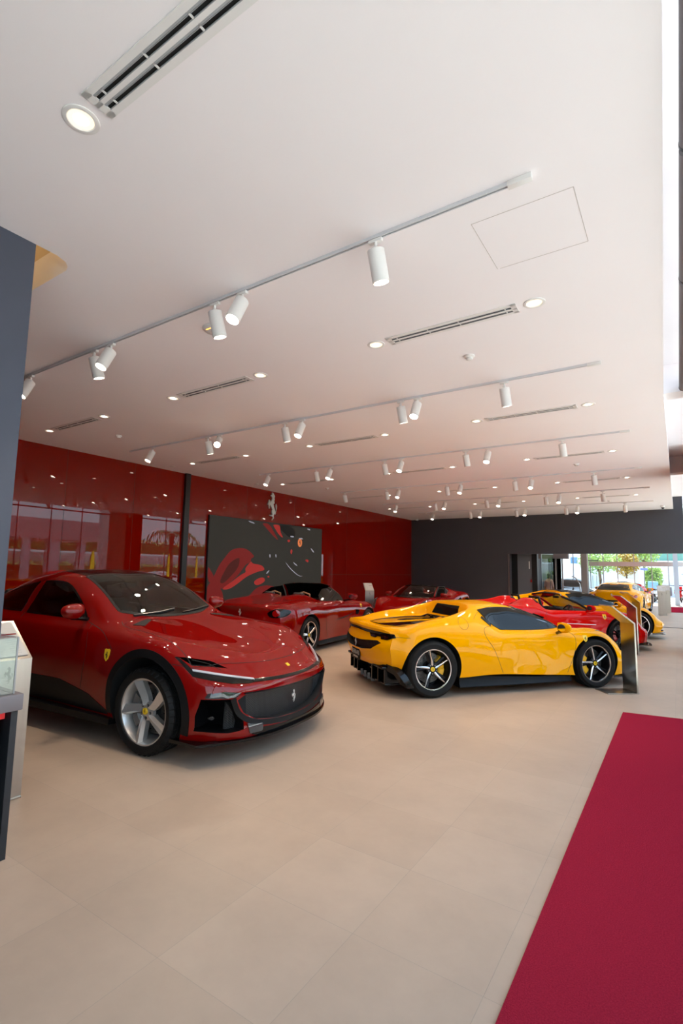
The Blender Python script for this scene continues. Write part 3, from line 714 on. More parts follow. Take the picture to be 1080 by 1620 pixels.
    g.m(m_black); horse_mesh(g, 0.036, MA @ T(0, 0, -yf) , 0.0006)
    g.build('centre_cap', rim, smooth=30)
    return rim
def place_wheels(car, parent, style, axles, track, caliper, tread=False):
    """axles: [(s, tyre radius, rim radius, width, rotation)]"""
    for i, (S, Rt, Rr, Wd, rot) in enumerate(axles):
        fr = i == 0
        w = make_wheel(style, Rt, Rr, Wd, caliper, tread, cal_ang=(PI if fr else 0.0) + 0.1, rot=rot)
        w.parent = parent; tr = track[i]
        w.location = loc3(S, tr - Wd / 2, Rt)
        w2 = copy_tree(w, parent); w2.location = loc3(S, -(tr - Wd / 2), Rt); w2.rotation_euler = (0, 0, PI)

def shield(car, view, a, b, hgt, parent, off=0.004):
    """yellow shield badge with the horse"""
    w = hgt * 0.72
    pts = [(-0.5, 0.42), (-0.3, 0.5), (0, 0.46), (0.3, 0.5), (0.5, 0.42), (0.47, 0.0), (0.33, -0.3), (0, -0.5), (-0.33, -0.3), (-0.47, 0.0)]
    sx = 1 if view != 'R' else 1
    o = car.patch('shield_badge', view, [(a + x * w, b + y * hgt) for x, y in pts], off, m_badge, parent, th=0.006, d=0.03)
    sg = -1 if view in 'RF' else 1
    hp = [(a + sg * x * hgt * 0.62, b + y * hgt * 0.62 - hgt * 0.03) for x, y in HORSE]
    g = car.patch('horse_emblem', view, hp, off + 0.0015, m_black, o, th=0.002, d=0.05)
    return o

# ================================================================= CAR PARTS SHARED BY ALL
def cabin_void(car, s0, s1, floor, shrink=0.93, dz=0.05, n=14, i5=4, i6=5, i7=-1):
    """hollow the cabin: a closed volume a little inside the greenhouse"""
    R_ = [(pchip(a), pchip(b)) for a, b, _ in car.p['rails']]; g = G().m(m_leather); vs = []
    for i in range(n + 1):
        S = s0 + (s1 - s0) * i / n
        t5, z5 = R_[i5][0](S) * shrink, R_[i5][1](S) - 0.01; t6, z6 = R_[i6][0](S) * shrink, max(R_[i6][1](S) - dz, floor + 0.1); z7 = max(R_[i7][1](S) - dz, floor + 0.12)
        z5 = min(z5, z6 - 0.02)
        half = [(t5 * 0.97, floor), (t5, z5), (t6, z6), (t6 * 0.5, (z6 + z7) / 2 + (z7 - z6) * 0.25)]
        ring = half + [(-a, b) for a, b in half[::-1]]; vs += [loc3(S, a, b) for a, b in ring]
    k = 8; fs = [(i * k + j, i * k + k + j, i * k + k + (j + 1) % k, i * k + (j + 1) % k) for i in range(n) for j in range(k)]
    g.add(vs, fs + [list(range(k)), [n * k + j for j in range(k)][::-1]]); car.cut(g)
def arches(car, axles, material=None, depth=0.42, W=1.2):
    for S, Rc, zc, tin in axles:
        for sg in (1, -1):
            g = G().m(material or m_dark); M = T(-S, 0, zc) @ Matrix(((1, 0, 0, 0), (0, 0, 1, 0), (0, -1, 0, 0), (0, 0, 0, 1)))
            # lathe z -> -y here so it grows towards the right side
            M = T(-S, 0, zc) @ Matrix(((1, 0, 0, 0), (0, 0, -1, 0), (0, 1, 0, 0), (0, 0, 0, 1)))
            z0, z1 = (tin, W + 0.3) if sg > 0 else (-W - 0.3, -tin)
            g.cyl(Rc, z0, z1, 56, M); car.cut(g)
def seat(parent, S, t, zf, material, tilt=0.35, hgt=0.62):
    st = G().m(material); M = T(-S, -t, zf)
    st.bbox(-0.25, 0.25, -0.25, 0.25, 0.0, 0.16, 0.05, M)
    M2 = M @ T(-0.24, 0, 0.1) @ RY(-tilt)
    st.bbox(-0.06, 0.06, -0.25, 0.25, 0, hgt * 0.62, 0.05, M2); st.bbox(-0.06, 0.06, -0.2, 0.2, hgt * 0.55, hgt * 0.8, 0.05, M2)
    st.bbox(-0.05, 0.06, -0.13, 0.13, hgt * 0.82, hgt * 1.05, 0.05, M2)
    st.bbox(-0.05, 0.1, -0.27, -0.2, 0, hgt * 0.6, 0.03, M2); st.bbox(-0.05, 0.1, 0.2, 0.27, 0, hgt * 0.6, 0.03, M2)
    return st.build('seat', parent)
def steering(parent, S, t, z, tilt=0.4):
    M = T(-S, -t, z) @ RY(PI / 2 + tilt)
    g = G().m(m_black).tube([(0.18 * math.cos(a), 0.18 * math.sin(a), 0) for a in [2 * PI * i / 32 for i in range(32)]], 0.015, 8, M, closed=True)
    g.bbox(-0.17, 0.17, -0.03, 0.03, -0.012, 0.012, 0.008, M); g.bbox(0.0, 0.17, -0.025, 0.025, -0.012, 0.012, 0.008, M); g.cyl(0.06, -0.03, 0.02, 20, M)
    g.tube([(0, 0, -0.02), (0, 0, -0.35)], 0.03, 10, M); return g.build('steering_wheel', parent)
def mirror(parent, S, t, z, paintm, size=1.0, foot='down', drop=0.1, lower=None):
    for sg in (1, -1):
        M = T(-S, -sg * t, z) @ Matrix.Diagonal((1, -sg, 1, 1)) @ RZ(-0.12)
        k = size; vs = []; fs = []; n = 14; secs = [(-0.115, .015, .03), (-0.10, .055, .062), (-0.04, .085, .078), (0.05, .08, .07), (0.10, .05, .05), (0.125, .012, .02)]
        g = G().m(paintm)
        for y, a, b in secs:
            for q in range(n):
                th = 2 * PI * q / n; x = math.cos(th); zz = math.sin(th)
                vs.append((k * (x * a if x > 0 else x * a * 0.45), k * y, k * (zz * b + 0.1 * abs(y))))
        g.add(vs, [(i * n + q, i * n + n + q, i * n + n + (q + 1) % n, i * n + (q + 1) % n) for i in range(len(secs) - 1) for q in range(n)] + [list(range(n)), [(len(secs) - 1) * n + q for q in range(n)][::-1]], M)
        o = g.build('door_mirror', parent, smooth=50)
        G().m(m_chrome).lathe([(0.0, 0), (0.052 * k, 0)], 20, M @ T(-0.042 * k, 0, 0.005) @ RY(-PI / 2) @ Matrix.Diagonal((1, 1.4, 1, 1))).build('mirror_glass', o, recalc=False)
        g = G().m(lower or m_gloss)
        if foot == 'down': g.tube([M @ Vector((0, -0.05 * k, -0.05 * k)), M @ Vector((0.02, -0.14 * k, -drop * 0.6)), M @ Vector((0.03, -0.2 * k, -drop))], [0.03 * k, 0.022 * k, 0.024 * k], 10)
        else: g.tube([M @ Vector((0, 0.0, -0.055 * k)), M @ Vector((0.01, -0.1 * k, -0.07 * k)), M @ Vector((0.02, -0.22 * k, -0.09 * k))], [0.022 * k, 0.02 * k, 0.022 * k], 10)
        g.build('mirror_foot', o)
def wiper(car, parent, pts, w=0.018):
    g = G(); car.line('T', pts, w, 0.02, m_black, g); g.build('wiper', parent)

# ================================================================= THE BIG RED CROSSOVER (front left)
PURO = dict(L=4.973, W=1.0, nset=0.32, nexp=2.6, nfade=0.9, rset=0.22, rexp=2.4, rfade=0.7, npf=0.35, N=130,
  nprof=[(0.15, .03), (0.24, 0.0), (0.4, 0.02), (0.55, 0.0), (0.63, 0.005), (0.70, 0.05), (0.8, .09)],
  rprof=[(0.2, 0.06), (0.4, 0.0), (0.8, 0.02), (1.0, 0.0)],
  rails=[
  ([(0, .66), (.06, .84), (.3, .93), (.95, .97), (1.6, .93), (2.5, .90), (3.4, .93), (4.0, .96), (4.7, .90), (4.97, .78)], [(0, .20), (.5, .19), (1.4, .24), (3.6, .26), (4.2, .26), (4.97, .30)], 1),
  ([(0, .74), (.06, .88), (.3, .97), (.95, 1.0), (1.6, .955), (2.5, .93), (3.4, .96), (4.0, 1.0), (4.7, .95), (4.97, .82)], [(0, .33), (1, .38), (2.5, .42), (4, .44), (4.97, .45)], 0),
  ([(0, .76), (.06, .89), (.3, .975), (.95, 1.014), (1.5, .985), (2.2, .955), (3.2, .965), (4.0, 1.01), (4.6, .97), (4.9, .88), (4.97, .84)], [(0, .45), (.3, .56), (.95, .70), (2, .72), (3, .74), (4, .78), (4.97, .66)], 0),
  ([(0, .74), (.06, .86), (.3, .93), (.95, .96), (1.5, .925), (2.2, .915), (3.2, .92), (4.0, .95), (4.6, .90), (4.9, .82), (4.97, .78)], [(0, .57), (.06, .65), (.3, .78), (.95, .94), (1.5, .965), (2.2, .98), (3.2, 1.0), (4.0, 1.04), (4.6, 1.0), (4.9, .92), (4.97, .86)], 0),
  ([(0, .6), (.06, .70), (.3, .76), (.95, .78), (1.5, .80), (1.9, .845), (2.5, .85), (3.2, .84), (3.8, .80), (4.2, .76), (4.6, .72), (4.97, .62)], [(0, .60), (.06, .68), (.3, .81), (.95, .985), (1.5, 1.035), (1.9, 1.06), (2.5, 1.07), (3.2, 1.09), (3.8, 1.13), (4.2, 1.12), (4.6, 1.05), (4.9, .98), (4.97, .93)], 0),
  ([(0, .35), (.3, .42), (1.2, .46), (1.62, .62), (1.75, .72), (2.1, .70), (2.5, .62), (3.0, .60), (3.6, .58), (4.2, .52), (4.6, .5), (4.97, .4)], [(0, .61), (.06, .69), (.3, .815), (.95, .972), (1.5, 1.068), (1.62, 1.085), (1.75, 1.13), (2.1, 1.32), (2.5, 1.46), (2.9, 1.495), (3.3, 1.45), (3.7, 1.355), (4.0, 1.26), (4.4, 1.13), (4.7, 1.055), (4.9, 1.03), (4.97, .96)], 0),
  ([(0, 0)], [(0, .615), (.06, .695), (.3, .805), (.95, .945), (1.5, 1.055), (1.6, 1.08), (1.75, 1.15), (2.1, 1.36), (2.5, 1.535), (2.9, 1.57), (3.3, 1.53), (3.7, 1.44), (4.0, 1.34), (4.4, 1.19), (4.7, 1.10), (4.9, 1.07), (4.97, .98)], 0)])
def build_puro(pos, heading):
    root = empty('crossover_car', pos, heading)
    c = Car(PURO); b = c.body('body', m_red, root, cuts=True)
    arches(c, [(.95, .445, .385, .62), (3.968, .46, .395, .6)])
    cabin_void(c, 1.9, 4.2, .5)
    W1 = poly_m([(1.98, 1.075, 1), (2.2, 1.25), (2.6, 1.42), (3.0, 1.435, 1), (3.03, 1.10, 1)], 4)
    W2 = poly_m([(3.12, 1.425, 1), (3.4, 1.375), (3.75, 1.28), (4.12, 1.155, 1), (3.8, 1.125), (3.15, 1.105, 1)], 4)
    for P_ in (W1, W2):
        for lo, hi in ((.35, 1.3), (-1.3, -.35)): c.cut(extr('R', P_, lo, hi, m_black))
    WS = poly_m([(1.60, 0, 0), (1.635, .35), (1.76, .64, 1), (2.47, .54, 1), (2.42, .3), (2.40, 0), (2.42, -.3), (2.47, -.54, 1), (1.76, -.64, 1), (1.635, -.35)][1:] + [(1.60, 0)], 5)
    c.cut(extr('T', [(x, y) for x, y in WS], 1.0, 2.0, m_black))
    # nose openings
    GR = [(-.64, .56), (-.30, .555), (0, .55), (.30, .555), (.64, .56), (.71, .515), (.64, .40), (.53, .335), (.3, .30), (0, .285), (-.3, .30), (-.53, .335), (-.64, .40), (-.71, .515)]
    c.cut(extr('F', GR, -.5, .17, m_dark))
    SI = [(.715, .53), (.915, .535), (.93, .40), (.925, .28), (.76, .258), (.65, .272), (.645, .33), (.675, .41), (.735, .50)]
    for sg in (1, -1): c.cut(extr('F', [(sg * x, y) for x, y in SI], -.5, .50, m_satin))
    # slots over and under the light blade
    HS = [(.935, .857), (.899, .853), (.745, .816), (.66, .752), (.774, .774), (.90, .792)]
    for sg in (1, -1): c.cut(extr('F', [(sg * x, y) for x, y in HS], -.5, .70, m_dark))
    c.finish()
    # mesh grille set back in the opening
    g = G().m(m_mesh); n = 24; vs = []
    for i in range(n + 1):
        t = -.73 + 1.46 * i / n; s_ = .09 + .33 * abs(t) ** 2.3
        vs += [loc3(s_, t, .27), loc3(s_ - .01, t, .58), loc3(s_ + .015, t, .27), loc3(s_ + .005, t, .58)]
    g.add(vs, [(4 * i, 4 * i + 4, 4 * i + 5, 4 * i + 1) for i in range(n)] + [(4 * i + 2, 4 * i + 3, 4 * i + 7, 4 * i + 6) for i in range(n)]); gr = g.build('front_grille', root)
    g = G().m(m_emb); horse_mesh(g, .115, Matrix(((0, 0, 1, 0.0), (1, 0, 0, 0), (0, 1, 0, 0), (0, 0, 0, 1))) @ T(0, 0, 0), .008)
    hm = g.build('horse_emblem', root); hm.location = loc3(.05, 0, .425); 
    # satin frame round the grille
    g = G()
    for a, q in (([(-.75, .535), (-.68, .40), (-.56, .32), (-.3, .278), (0, .262), (.3, .278), (.56, .32), (.68, .40), (.75, .535)], .045),): c.line('F', a, q, .006, m_trim, g, spl=8)
    c.line('F', [(-.66, .566), (0, .555), (.66, .566)], .012, .003, m_gloss, g, spl=8); g.build('grille_frame', gr)
    # lower splitter
    c.patch('front_splitter', 'F', [(-.50, .262), (-.2, .24), (.2, .24), (.50, .262), (.58, .225), (.50, .20), (-.50, .20), (-.58, .225)], .012, m_gloss, root, th=.03)
    g = G().m(m_gloss); vs = []; n = 30
    for i in range(n + 1):
        t = -.98 + 1.96 * i / n; s_ = -.03 + .37 * (abs(t)) ** 2.6
        vs += [loc3(s_, t, .175), loc3(s_, t, .195), loc3(s_ + .30, t, .20), loc3(s_ + .30, t, .17)]
    g.add(vs, [(4 * i + k, 4 * i + 4 + k, 4 * i + 4 + (k + 1) % 4, 4 * i + (k + 1) % 4) for i in range(n) for k in range(4)] + [(0, 1, 2, 3), (4 * n + 3, 4 * n + 2, 4 * n + 1, 4 * n)]); g.build('splitter_lip', root)
    for a in c.both('corner_vane', 'F', [(.47, .29), (.62, .315), (.60, .235), (.48, .232)], .014, m_lampg, root, th=.02): pass
    # lamps: smoked bar, white blade, lower lamp
    c.patch('light_bar', 'F', [(-.55, .662), (-.25, .648), (0, .644), (.25, .648), (.55, .662), (.55, .640), (.25, .627), (0, .623), (-.25, .627), (-.55, .640)], .006, m_gloss, root, th=.02)
    for sg, o in zip((1, -1), c.both('headlamp', 'F', [(.53, .662), (.673, .695), (.802, .73), (.915, .765), (.935, .857), (.950, .857), (.940, .76), (.925, .71), (.845, .678), (.728, .648), (.60, .636), (.53, .640)], .004, m_gloss, root, th=.02)):
        c.patch('light_blade', 'F', [(sg * x, y) for x, y in [(.53, .663), (.673, .696), (.802, .731), (.912, .765), (.914, .750), (.802, .715), (.673, .682), (.53, .652)]][::sg], .012, m_lampw, o, th=.02)
    for o in c.both('fog_lamp', 'F', [(.90, .546), (.885, .583), (.80, .592), (.683, .575), (.72, .542), (.80, .540)], .005, m_lampg, root, th=.02): pass
    for o in c.both('bumper_sensor', 'F', poly_s([(.86, .40), (.875, .385), (.86, .37), (.845, .385)], 4), .0, m_black, root): pass
    # arch cladding: ring of grey-black trim
    for S, zc, Rc, wd in ((.95, .385, .445, .07), (3.968, .395, .46, .07)):
        for sg, v in ((1, 'R'), (-1, 'L')):
            g = G(); P_ = []
            for i in range(-6, 37):
                a = PI * i / 30; P_.append((S - math.cos(a) * (Rc + wd / 2), zc + math.sin(a) * (Rc + wd / 2)))
            P_ = [p for p in P_ if p[1] > .20]
            c.line(v, P_, wd, .004, m_trim, g, spl=0); g.build('arch_trim', root, smooth=40)
    # lower side cladding and sill
    CL = [(1.42, .21), (1.46, .30), (1.75, .42), (2.2, .50), (2.9, .50), (3.3, .46), (3.44, .42), (3.46, .22), (2.4, .20)]
    c.both('sill_cladding', 'R', CL, .004, m_trim, root, th=.01)
    g = G().m(m_gloss)
    for sg in (1, -1):
        g2 = G().m(m_satin); g2.prism([(-1.38, -sg * .80), (-1.38, -sg * .985), (-3.5, -sg * .985), (-3.5, -sg * .80)], .19, .25); g2.build('sill', root, smooth=0)
    # windows
    gl = c.patch('windscreen', 'T', WS, .003, m_clear, root, th=.003, d=.05)
    g = G(); c.line('T', [(1.62, .0), (1.645, .35), (1.765, .62)], .05, .004, m_dark, g); c.line('T', [(1.62, .0), (1.645, -.35), (1.765, -.62)], .05, .004, m_dark, g)
    c.line('T', [(2.42, 0), (2.44, .3), (2.47, .53)], .04, .004, m_black, g); c.line('T', [(2.42, 0), (2.44, -.3), (2.47, -.53)], .04, .004, m_black, g)
    for q in (1, -1): c.line('T', [(1.77, q * .635), (2.1, q * .595), (2.47, q * .535)], .03, .004, m_dark, g)
    g.build('black_border', gl)
    c.patch('roof_panel', 'T', [(2.50, -.52), (2.46, -.3), (2.44, 0), (2.46, .3), (2.50, .52), (3.6, .46), (3.65, 0), (3.6, -.46)], .003, m_gloss, root, th=.006, d=.06)
    for v in 'RL':
        for P_ in (W1, W2):
            w = c.patch('side_window', v, P_, .001, m_side, root, th=.003)
            g = G(); c.line(v, [(a, b) for a, b in P_] + [P_[0]], .022, .004, m_gloss, g, spl=0); g.build('window_seal', w)
    c.patch('rear_window', 'T', [(3.72, -.44), (3.72, .44), (4.5, .38), (4.5, -.38)], .003, m_tint, root, d=.05)
    # panel gaps
    g = G()
    c.line('F', [(-.975, .80), (-.90, .775), (-.7, .79), (-.5, .776), (-.25, .762), (0, .757), (.25, .762), (.5, .776), (.7, .79), (.90, .775), (.975, .80)], .005, .0012, m_gap, g, 6)
    for v in 'RL':
        c.line(v, [(1.42, .86), (1.62, .98), (1.95, 1.06)], .006, .0012, m_gap, g)
        c.line(v, [(1.88, 1.05), (1.80, .8), (1.86, .45)], .005, .0012, m_gap, g); c.line(v, [(3.06, 1.1), (3.08, .8), (3.02, .5)], .005, .0012, m_gap, g); c.line(v, [(3.9, 1.13), (3.72, .9), (3.48, .75)], .005, .0012, m_gap, g)
        c.line(v, [(.32, .745), (.42, .80), (.52, .835)], .005, .0012, m_gap, g)
    for q in (1, -1): c.line('T', [(.35, q * .93), (.7, q * .86), (1.1, q * .80), (1.5, q * .78), (1.62, q * .72)], .006, .0012, m_gap, g)
    g.build('panel_gaps', root)
    for q in (1, -1): c.patch('bonnet_vent', 'T', [(1.36, q * .66), (1.52, q * .44), (1.56, q * .46), (1.46, q * .72)], .004, m_dark, root, th=.01)
    # badges
    shield(c, 'R', 1.47, .80, .11, root); shield(c, 'L', 1.47, .80, .11, root)
    c.patch('bonnet_badge', 'F', [(-.02, .715), (.02, .715), (.02, .693), (-.02, .693)], .004, m_badge, root, th=.005)
    mirror(root, 1.98, 1.01, 1.165, m_red, 1.0, foot='side')
    # interior
    for t in (.38, -.38): seat(root, 2.75, t, .55, m_leather, hgt=.72)
    seat(root, 3.65, .38, .55, m_leather, hgt=.66); seat(root, 3.65, -.38, .55, m_leather, hgt=.66)
    steering(root, 2.28, .38, .96)
    g = G().m(m_leather).bbox(-2.25, -1.66, -.76, .76, .78, 1.0, .06); g.bbox(-2.2, -1.9, -.58, -.18, .95, 1.06, .05); g.bbox(-2.2, -1.9, .18, .58, .93, 1.03, .05); g.build('dashboard', root)
    cl = G().m(m_cloth); P_ = [(-2.35, .62, 1.0), (-2.5, .60, 1.3), (-2.8, .60, 1.05), (-2.9, .66, .85), (-2.3, .7, .85)]
    cl.add([(x, -y, z) for x, y, z in P_] + [(x + .01, -y + .06, z) for x, y, z in P_], [(0, 1, 2, 3, 4), (9, 8, 7, 6, 5)] + [(i, (i + 1) % 5, 5 + (i + 1) % 5, 5 + i) for i in range(5)]); cl.build('seat_cover', root)
    G().m(m_black).bbox(-2.47, -2.43, -.11, .11, 1.36, 1.42, .012).build('interior_mirror', root)
    wiper(c, root, [(1.66, .55), (1.68, .25), (1.73, -.05)]); wiper(c, root, [(1.645, -.1), (1.68, -.35), (1.74, -.6)])
    place_wheels(c, root, 'puro', [(.95, .368, .285, .255, 0.15), (3.968, .387, .298, .315, 0.5)], [.985, .995], m_calG, tread=True)
    # tail
    for o in c.both('tail_lamp', 'B', [(.35, .92), (.82, .90), (.82, .86), (.35, .88)], .004, m_tailred, root): pass
    return root

# ================================================================= MID-ENGINED COUPE (yellow) AND ITS RELATIVES
def spec_mid(**kw):
    d = dict(L=4.565, W=.96, nset=.42, nexp=2.2, nfade=1.0, rset=.26, rexp=2.6, rfade=.6, npf=.35, rpf=.35, N=130, smooth=.04, zb=.12,
      nprof=[(.1, .0), (.2, .02), (.34, .0), (.42, .02), (.5, .08)],
      rprof=[(.15, .30), (.3, .14), (.45, .04), (.62, .0), (.78, .05), (.88, .02), (.95, .0)],
      rails=[
      ([(0, .60), (.06, .80), (.3, .90), (1.03, .935), (1.6, .90), (2.4, .90), (3.0, .94), (3.63, .95), (4.3, .90), (4.565, .80)], [(0, .17), (.9, .16), (1.4, .19), (2.0, .22), (2.8, .255), (3.2, .24), (4.1, .26), (4.4, .33), (4.565, .36)], 1),
      ([(0, .66), (.06, .84), (.3, .93), (1.03, .955), (1.6, .895), (2.2, .885), (2.8, .94), (3.63, .975), (4.3, .95), (4.565, .84)], [(0, .25), (1, .34), (2.4, .36), (3.6, .42), (4.565, .46)], 0),
      ([(0, .68), (.06, .86), (.3, .94), (1.03, .965), (1.7, .875), (2.2, .88), (2.8, .945), (3.3, .979), (3.8, .979), (4.3, .94), (4.565, .86)], [(0, .31), (.3, .42), (1.03, .58), (1.7, .58), (2.4, .58), (3.6, .66), (4.3, .64), (4.565, .62)], 0),
      ([(0, .64), (.06, .82), (.3, .88), (1.03, .90), (1.7, .85), (2.3, .865), (2.8, .90), (3.3, .93), (3.8, .93), (4.3, .89), (4.565, .82)], [(0, .36), (.06, .43), (.3, .57), (1.03, .78), (1.5, .765), (2.0, .745), (2.5, .76), (3.0, .88), (3.6, .915), (4.1, .85), (4.5, .82), (4.565, .80)], 0),
      ([(0, .5), (.3, .70), (1.03, .74), (1.5, .76), (2.0, .79), (2.6, .80), (3.0, .81), (3.6, .80), (4.1, .78), (4.565, .74)], [(0, .385), (.06, .45), (.3, .60), (.7, .765), (1.03, .825), (1.5, .815), (2.0, .805), (2.5, .825), (2.8, .95), (3.1, 1.02), (3.5, .985), (4.1, .885), (4.5, .865), (4.565, .84)], 0),
      ([(0, .3), (.3, .45), (1.03, .50), (1.35, .60), (1.6, .68), (2.15, .585), (2.5, .57), (2.8, .60), (3.0, .67), (3.6, .70), (4.1, .68), (4.565, .6)], [(0, .39), (.3, .575), (1.03, .745), (1.35, .80), (1.6, .90), (2.15, 1.09), (2.4, 1.13), (2.8, 1.13), (3.0, 1.085), (3.3, 1.0), (3.6, .935), (4.1, .875), (4.4, .875), (4.5, .885), (4.565, .85)], 0),
      ([(0, .15), (1.03, .25), (1.5, .35), (2.2, .32), (2.84, .36), (2.95, .52), (3.6, .56), (4.1, .54), (4.565, .4)], [(0, .395), (.3, .565), (1.03, .72), (1.35, .81), (1.6, .93), (2.15, 1.13), (2.4, 1.17), (2.8, 1.165), (2.9, 1.15), (2.97, .92), (3.3, .89), (3.6, .875), (4.1, .86), (4.4, .875), (4.5, .89), (4.565, .855)], 0),
      ([(0, 0)], [(0, .40), (.3, .56), (1.03, .715), (1.3, .78), (1.5, .88), (2.15, 1.145), (2.4, 1.187), (2.8, 1.175), (2.9, 1.16), (2.97, .92), (3.3, .89), (4.1, .86), (4.4, .878), (4.5, .893), (4.565, .86)], 0)])
    f = lambda q: q if q <= 3.9 else 3.9 + (q - 3.9) * .73
    d['rails'] = [([(f(a), b) for a, b in t_], [(f(a), b) for a, b in z_], h_) for t_, z_, h_ in d['rails']]; d['L'] = f(4.565)
    d.update(kw); return d
def plate(parent, S, z, w=.40, hgt=.11, text='FERRARI', rear=True):
    M = T(-S, 0, z) @ Matrix(((0, 0, -1 if rear else 1, 0), (-1 if rear else 1, 0, 0, 0), (0, 1, 0, 0), (0, 0, 0, 1)))
    o = G().m(m_satin).bbox(-w / 2, w / 2, -hgt / 2, hgt / 2, -.004, .012, .004, M).build('number_plate', parent)
    g = G().m(m_rimsil); font_mesh(g, text, hgt * .55, M @ T(0, hgt * .12, .013), .001, 0.002)
    g.box(-w * .3, w * .3, -hgt * .36, -hgt * .2, .012, .0135, M); g.build('plate_text', o, smooth=0)
def carbon_sill(root, s0, s1, t0, t1, z0, z1):
    for sg in (1, -1):
        g = G().m(m_satin); vs = []; n = 16
        for i in range(n + 1):
            u = i / n; S = s0 + (s1 - s0) * u; tt = t0 + (t1 - t0) * u + .02 * math.sin(PI * u); zt = z0 + (z1 - z0) * u ** 1.5
            vs += [loc3(S, sg * (tt - .2), .10), loc3(S, sg * tt, .10), loc3(S, sg * (tt + .012), .112), loc3(S, sg * (tt - .01), .14), loc3(S, sg * (tt - .02), zt), loc3(S, sg * (tt - .2), zt)]
        g.add(vs, [(6 * i + k, 6 * i + 6 + k, 6 * i + 6 + (k + 1) % 6, 6 * i + (k + 1) % 6) for i in range(n) for k in range(6)] + [tuple(range(6)), tuple(6 * n + k for k in range(6))]); g.build('side_skirt', root)
def build_296(pos, heading, col, roofm=None, name='sports_coupe', wheels='star', cal=None):
    root = empty(name, pos, heading)
    c = Car(spec_mid()); b = c.body('body', col, root, cuts=True)
    arches(c, [(1.03, .385, .345, .62), (3.63, .405, .365, .58)])
    # rear mesh opening, rear lamps recess, side inlets by the tail
    RM = [(-.62, .70), (-.2, .665), (0, .66), (.2, .665), (.62, .70), (.70, .675), (.52, .58), (.25, .545), (0, .54), (-.25, .545), (-.52, .58), (-.70, .675)]
    c.cut(extr('F', [(a, z * 1.0) for a, z in RM], 4.10, 6.0, m_dark))
    # front openings
    for sg in (1, -1): c.cut(extr('F', [(sg * a, z) for a, z in [(.40, .33), (.80, .34), (.84, .20), (.38, .19)]], -.5, .42, m_dark))
    c.finish()
    # side glass with black surround and front quarter
    SW = poly_m([(1.50, .835, 1), (1.72, .955), (1.95, 1.045), (2.2, 1.10), (2.5, 1.115), (2.80, 1.085, 1), (2.68, .93), (2.52, .832, 1), (2.0, .82)], 5)
    for v in 'RL':
        w = c.patch('side_window', v, SW, .007, m_tint, root, th=.01, d=.03)
        g = G(); c.line(v, [(1.66, .835), (1.74, .95)], .022, .009, m_gloss, g, 0); c.line(v, [(2.68, .89), (2.80, 1.0)], .05, .009, m_gloss, g, 0)
        c.line(v, SW + [SW[0]], .016, .009, m_gloss, g, 0); g.build('window_trim', w)
        g = G(); c.line(v, [(1.47, .83), (1.70, .965), (1.95, 1.06), (2.15, 1.105)], .05, .009, m_gloss, g); c.line(v, [(1.5, .86), (1.71, .985), (1.95, 1.075), (2.15, 1.12)], .012, .012, m_alu, g); g.build('pillar_trim_glint', root)  # black pillar trim; the silver line is a reflection built as a strip
    WS = poly_m([(1.30, 0), (1.33, .35), (1.45, .62, 1), (2.13, .50, 1), (2.10, .25), (2.09, 0), (2.10, -.25), (2.13, -.50, 1), (1.45, -.62, 1), (1.33, -.35)], 4)
    c.patch('windscreen', 'T', WS, .007, m_tint, root, th=.01, d=.04)
    if roofm:
        c.patch('roof_panel', 'T', poly_m([(2.14, -.56, 1), (2.11, -.25), (2.10, 0), (2.11, .25), (2.14, .56, 1), (2.5, .60), (2.86, .56, 1), (2.88, 0), (2.86, -.56, 1), (2.5, -.60)], 3), .004, roofm, root, d=.05)
    # engine cover: dark glass in the valley, upright rear screen
    EC = poly_m([(2.99, -.50, 1), (2.99, .50, 1), (3.35, .56), (3.8, .50), (4.05, .25, 1), (4.08, 0), (4.05, -.25, 1), (3.8, -.50), (3.35, -.56)], 4)
    e = c.patch('engine_cover', 'T', EC, .006, m_tint, root, th=.01, d=.06)
    g = G(); c.line('T', [(3.0, 0), (4.05, 0)], .08, .009, col, g); c.line('T', EC + [EC[0]], .02, .009, m_gloss, g, 0); g.build('cover_rib', e)
    c.patch('rear_screen', 'B', [(-.40, .97), (.40, .97), (.34, 1.12), (-.34, 1.12)], .002, m_tint, root, d=.05)
    # tail lamps in a black band under the spoiler lip
    BD = [(-.84, 0.800), (-.6, 0.815), (0, 0.830), (.6, 0.815), (.84, 0.800), (.86, 0.755), (.78, 0.720), (.68, 0.720), (.66, 0.750), (.60, 0.750), (.56, 0.730), (.46, 0.735), (.42, 0.780), (0, 0.795), (-.42, 0.780), (-.46, 0.735), (-.56, 0.730), (-.60, 0.750), (-.66, 0.750), (-.68, 0.720), (-.78, 0.720), (-.86, 0.755)]
    c.patch('tail_band', 'B', BD, .006, m_gloss, root, th=.02)
    for x in (.51, .73):
        for o in c.both('tail_lamp', 'B', poly_s([(x - .05, .765), (x + .05, .76), (x + .04, .74), (x - .04, .743)], 3), .009, m_tail, root): pass
    # rear mesh set in the opening, chrome horse
    g = G().m(m_mesh); vs = []; n = 16
    for i in range(n + 1):
        t = -.72 + 1.44 * i / n; s_ = 4.30 - .26 * (abs(t) / .96) ** 2.6; vs += [loc3(s_, t, .53), loc3(s_ - .03, t, .72), loc3(s_ - .02, t, .53), loc3(s_ - .05, t, .72)]
    g.add(vs, [(4 * i, 4 * i + 1, 4 * i + 5, 4 * i + 4) for i in range(n)] + [(4 * i + 2, 4 * i + 6, 4 * i + 7, 4 * i + 3) for i in range(n)]); g.build('rear_mesh', root)
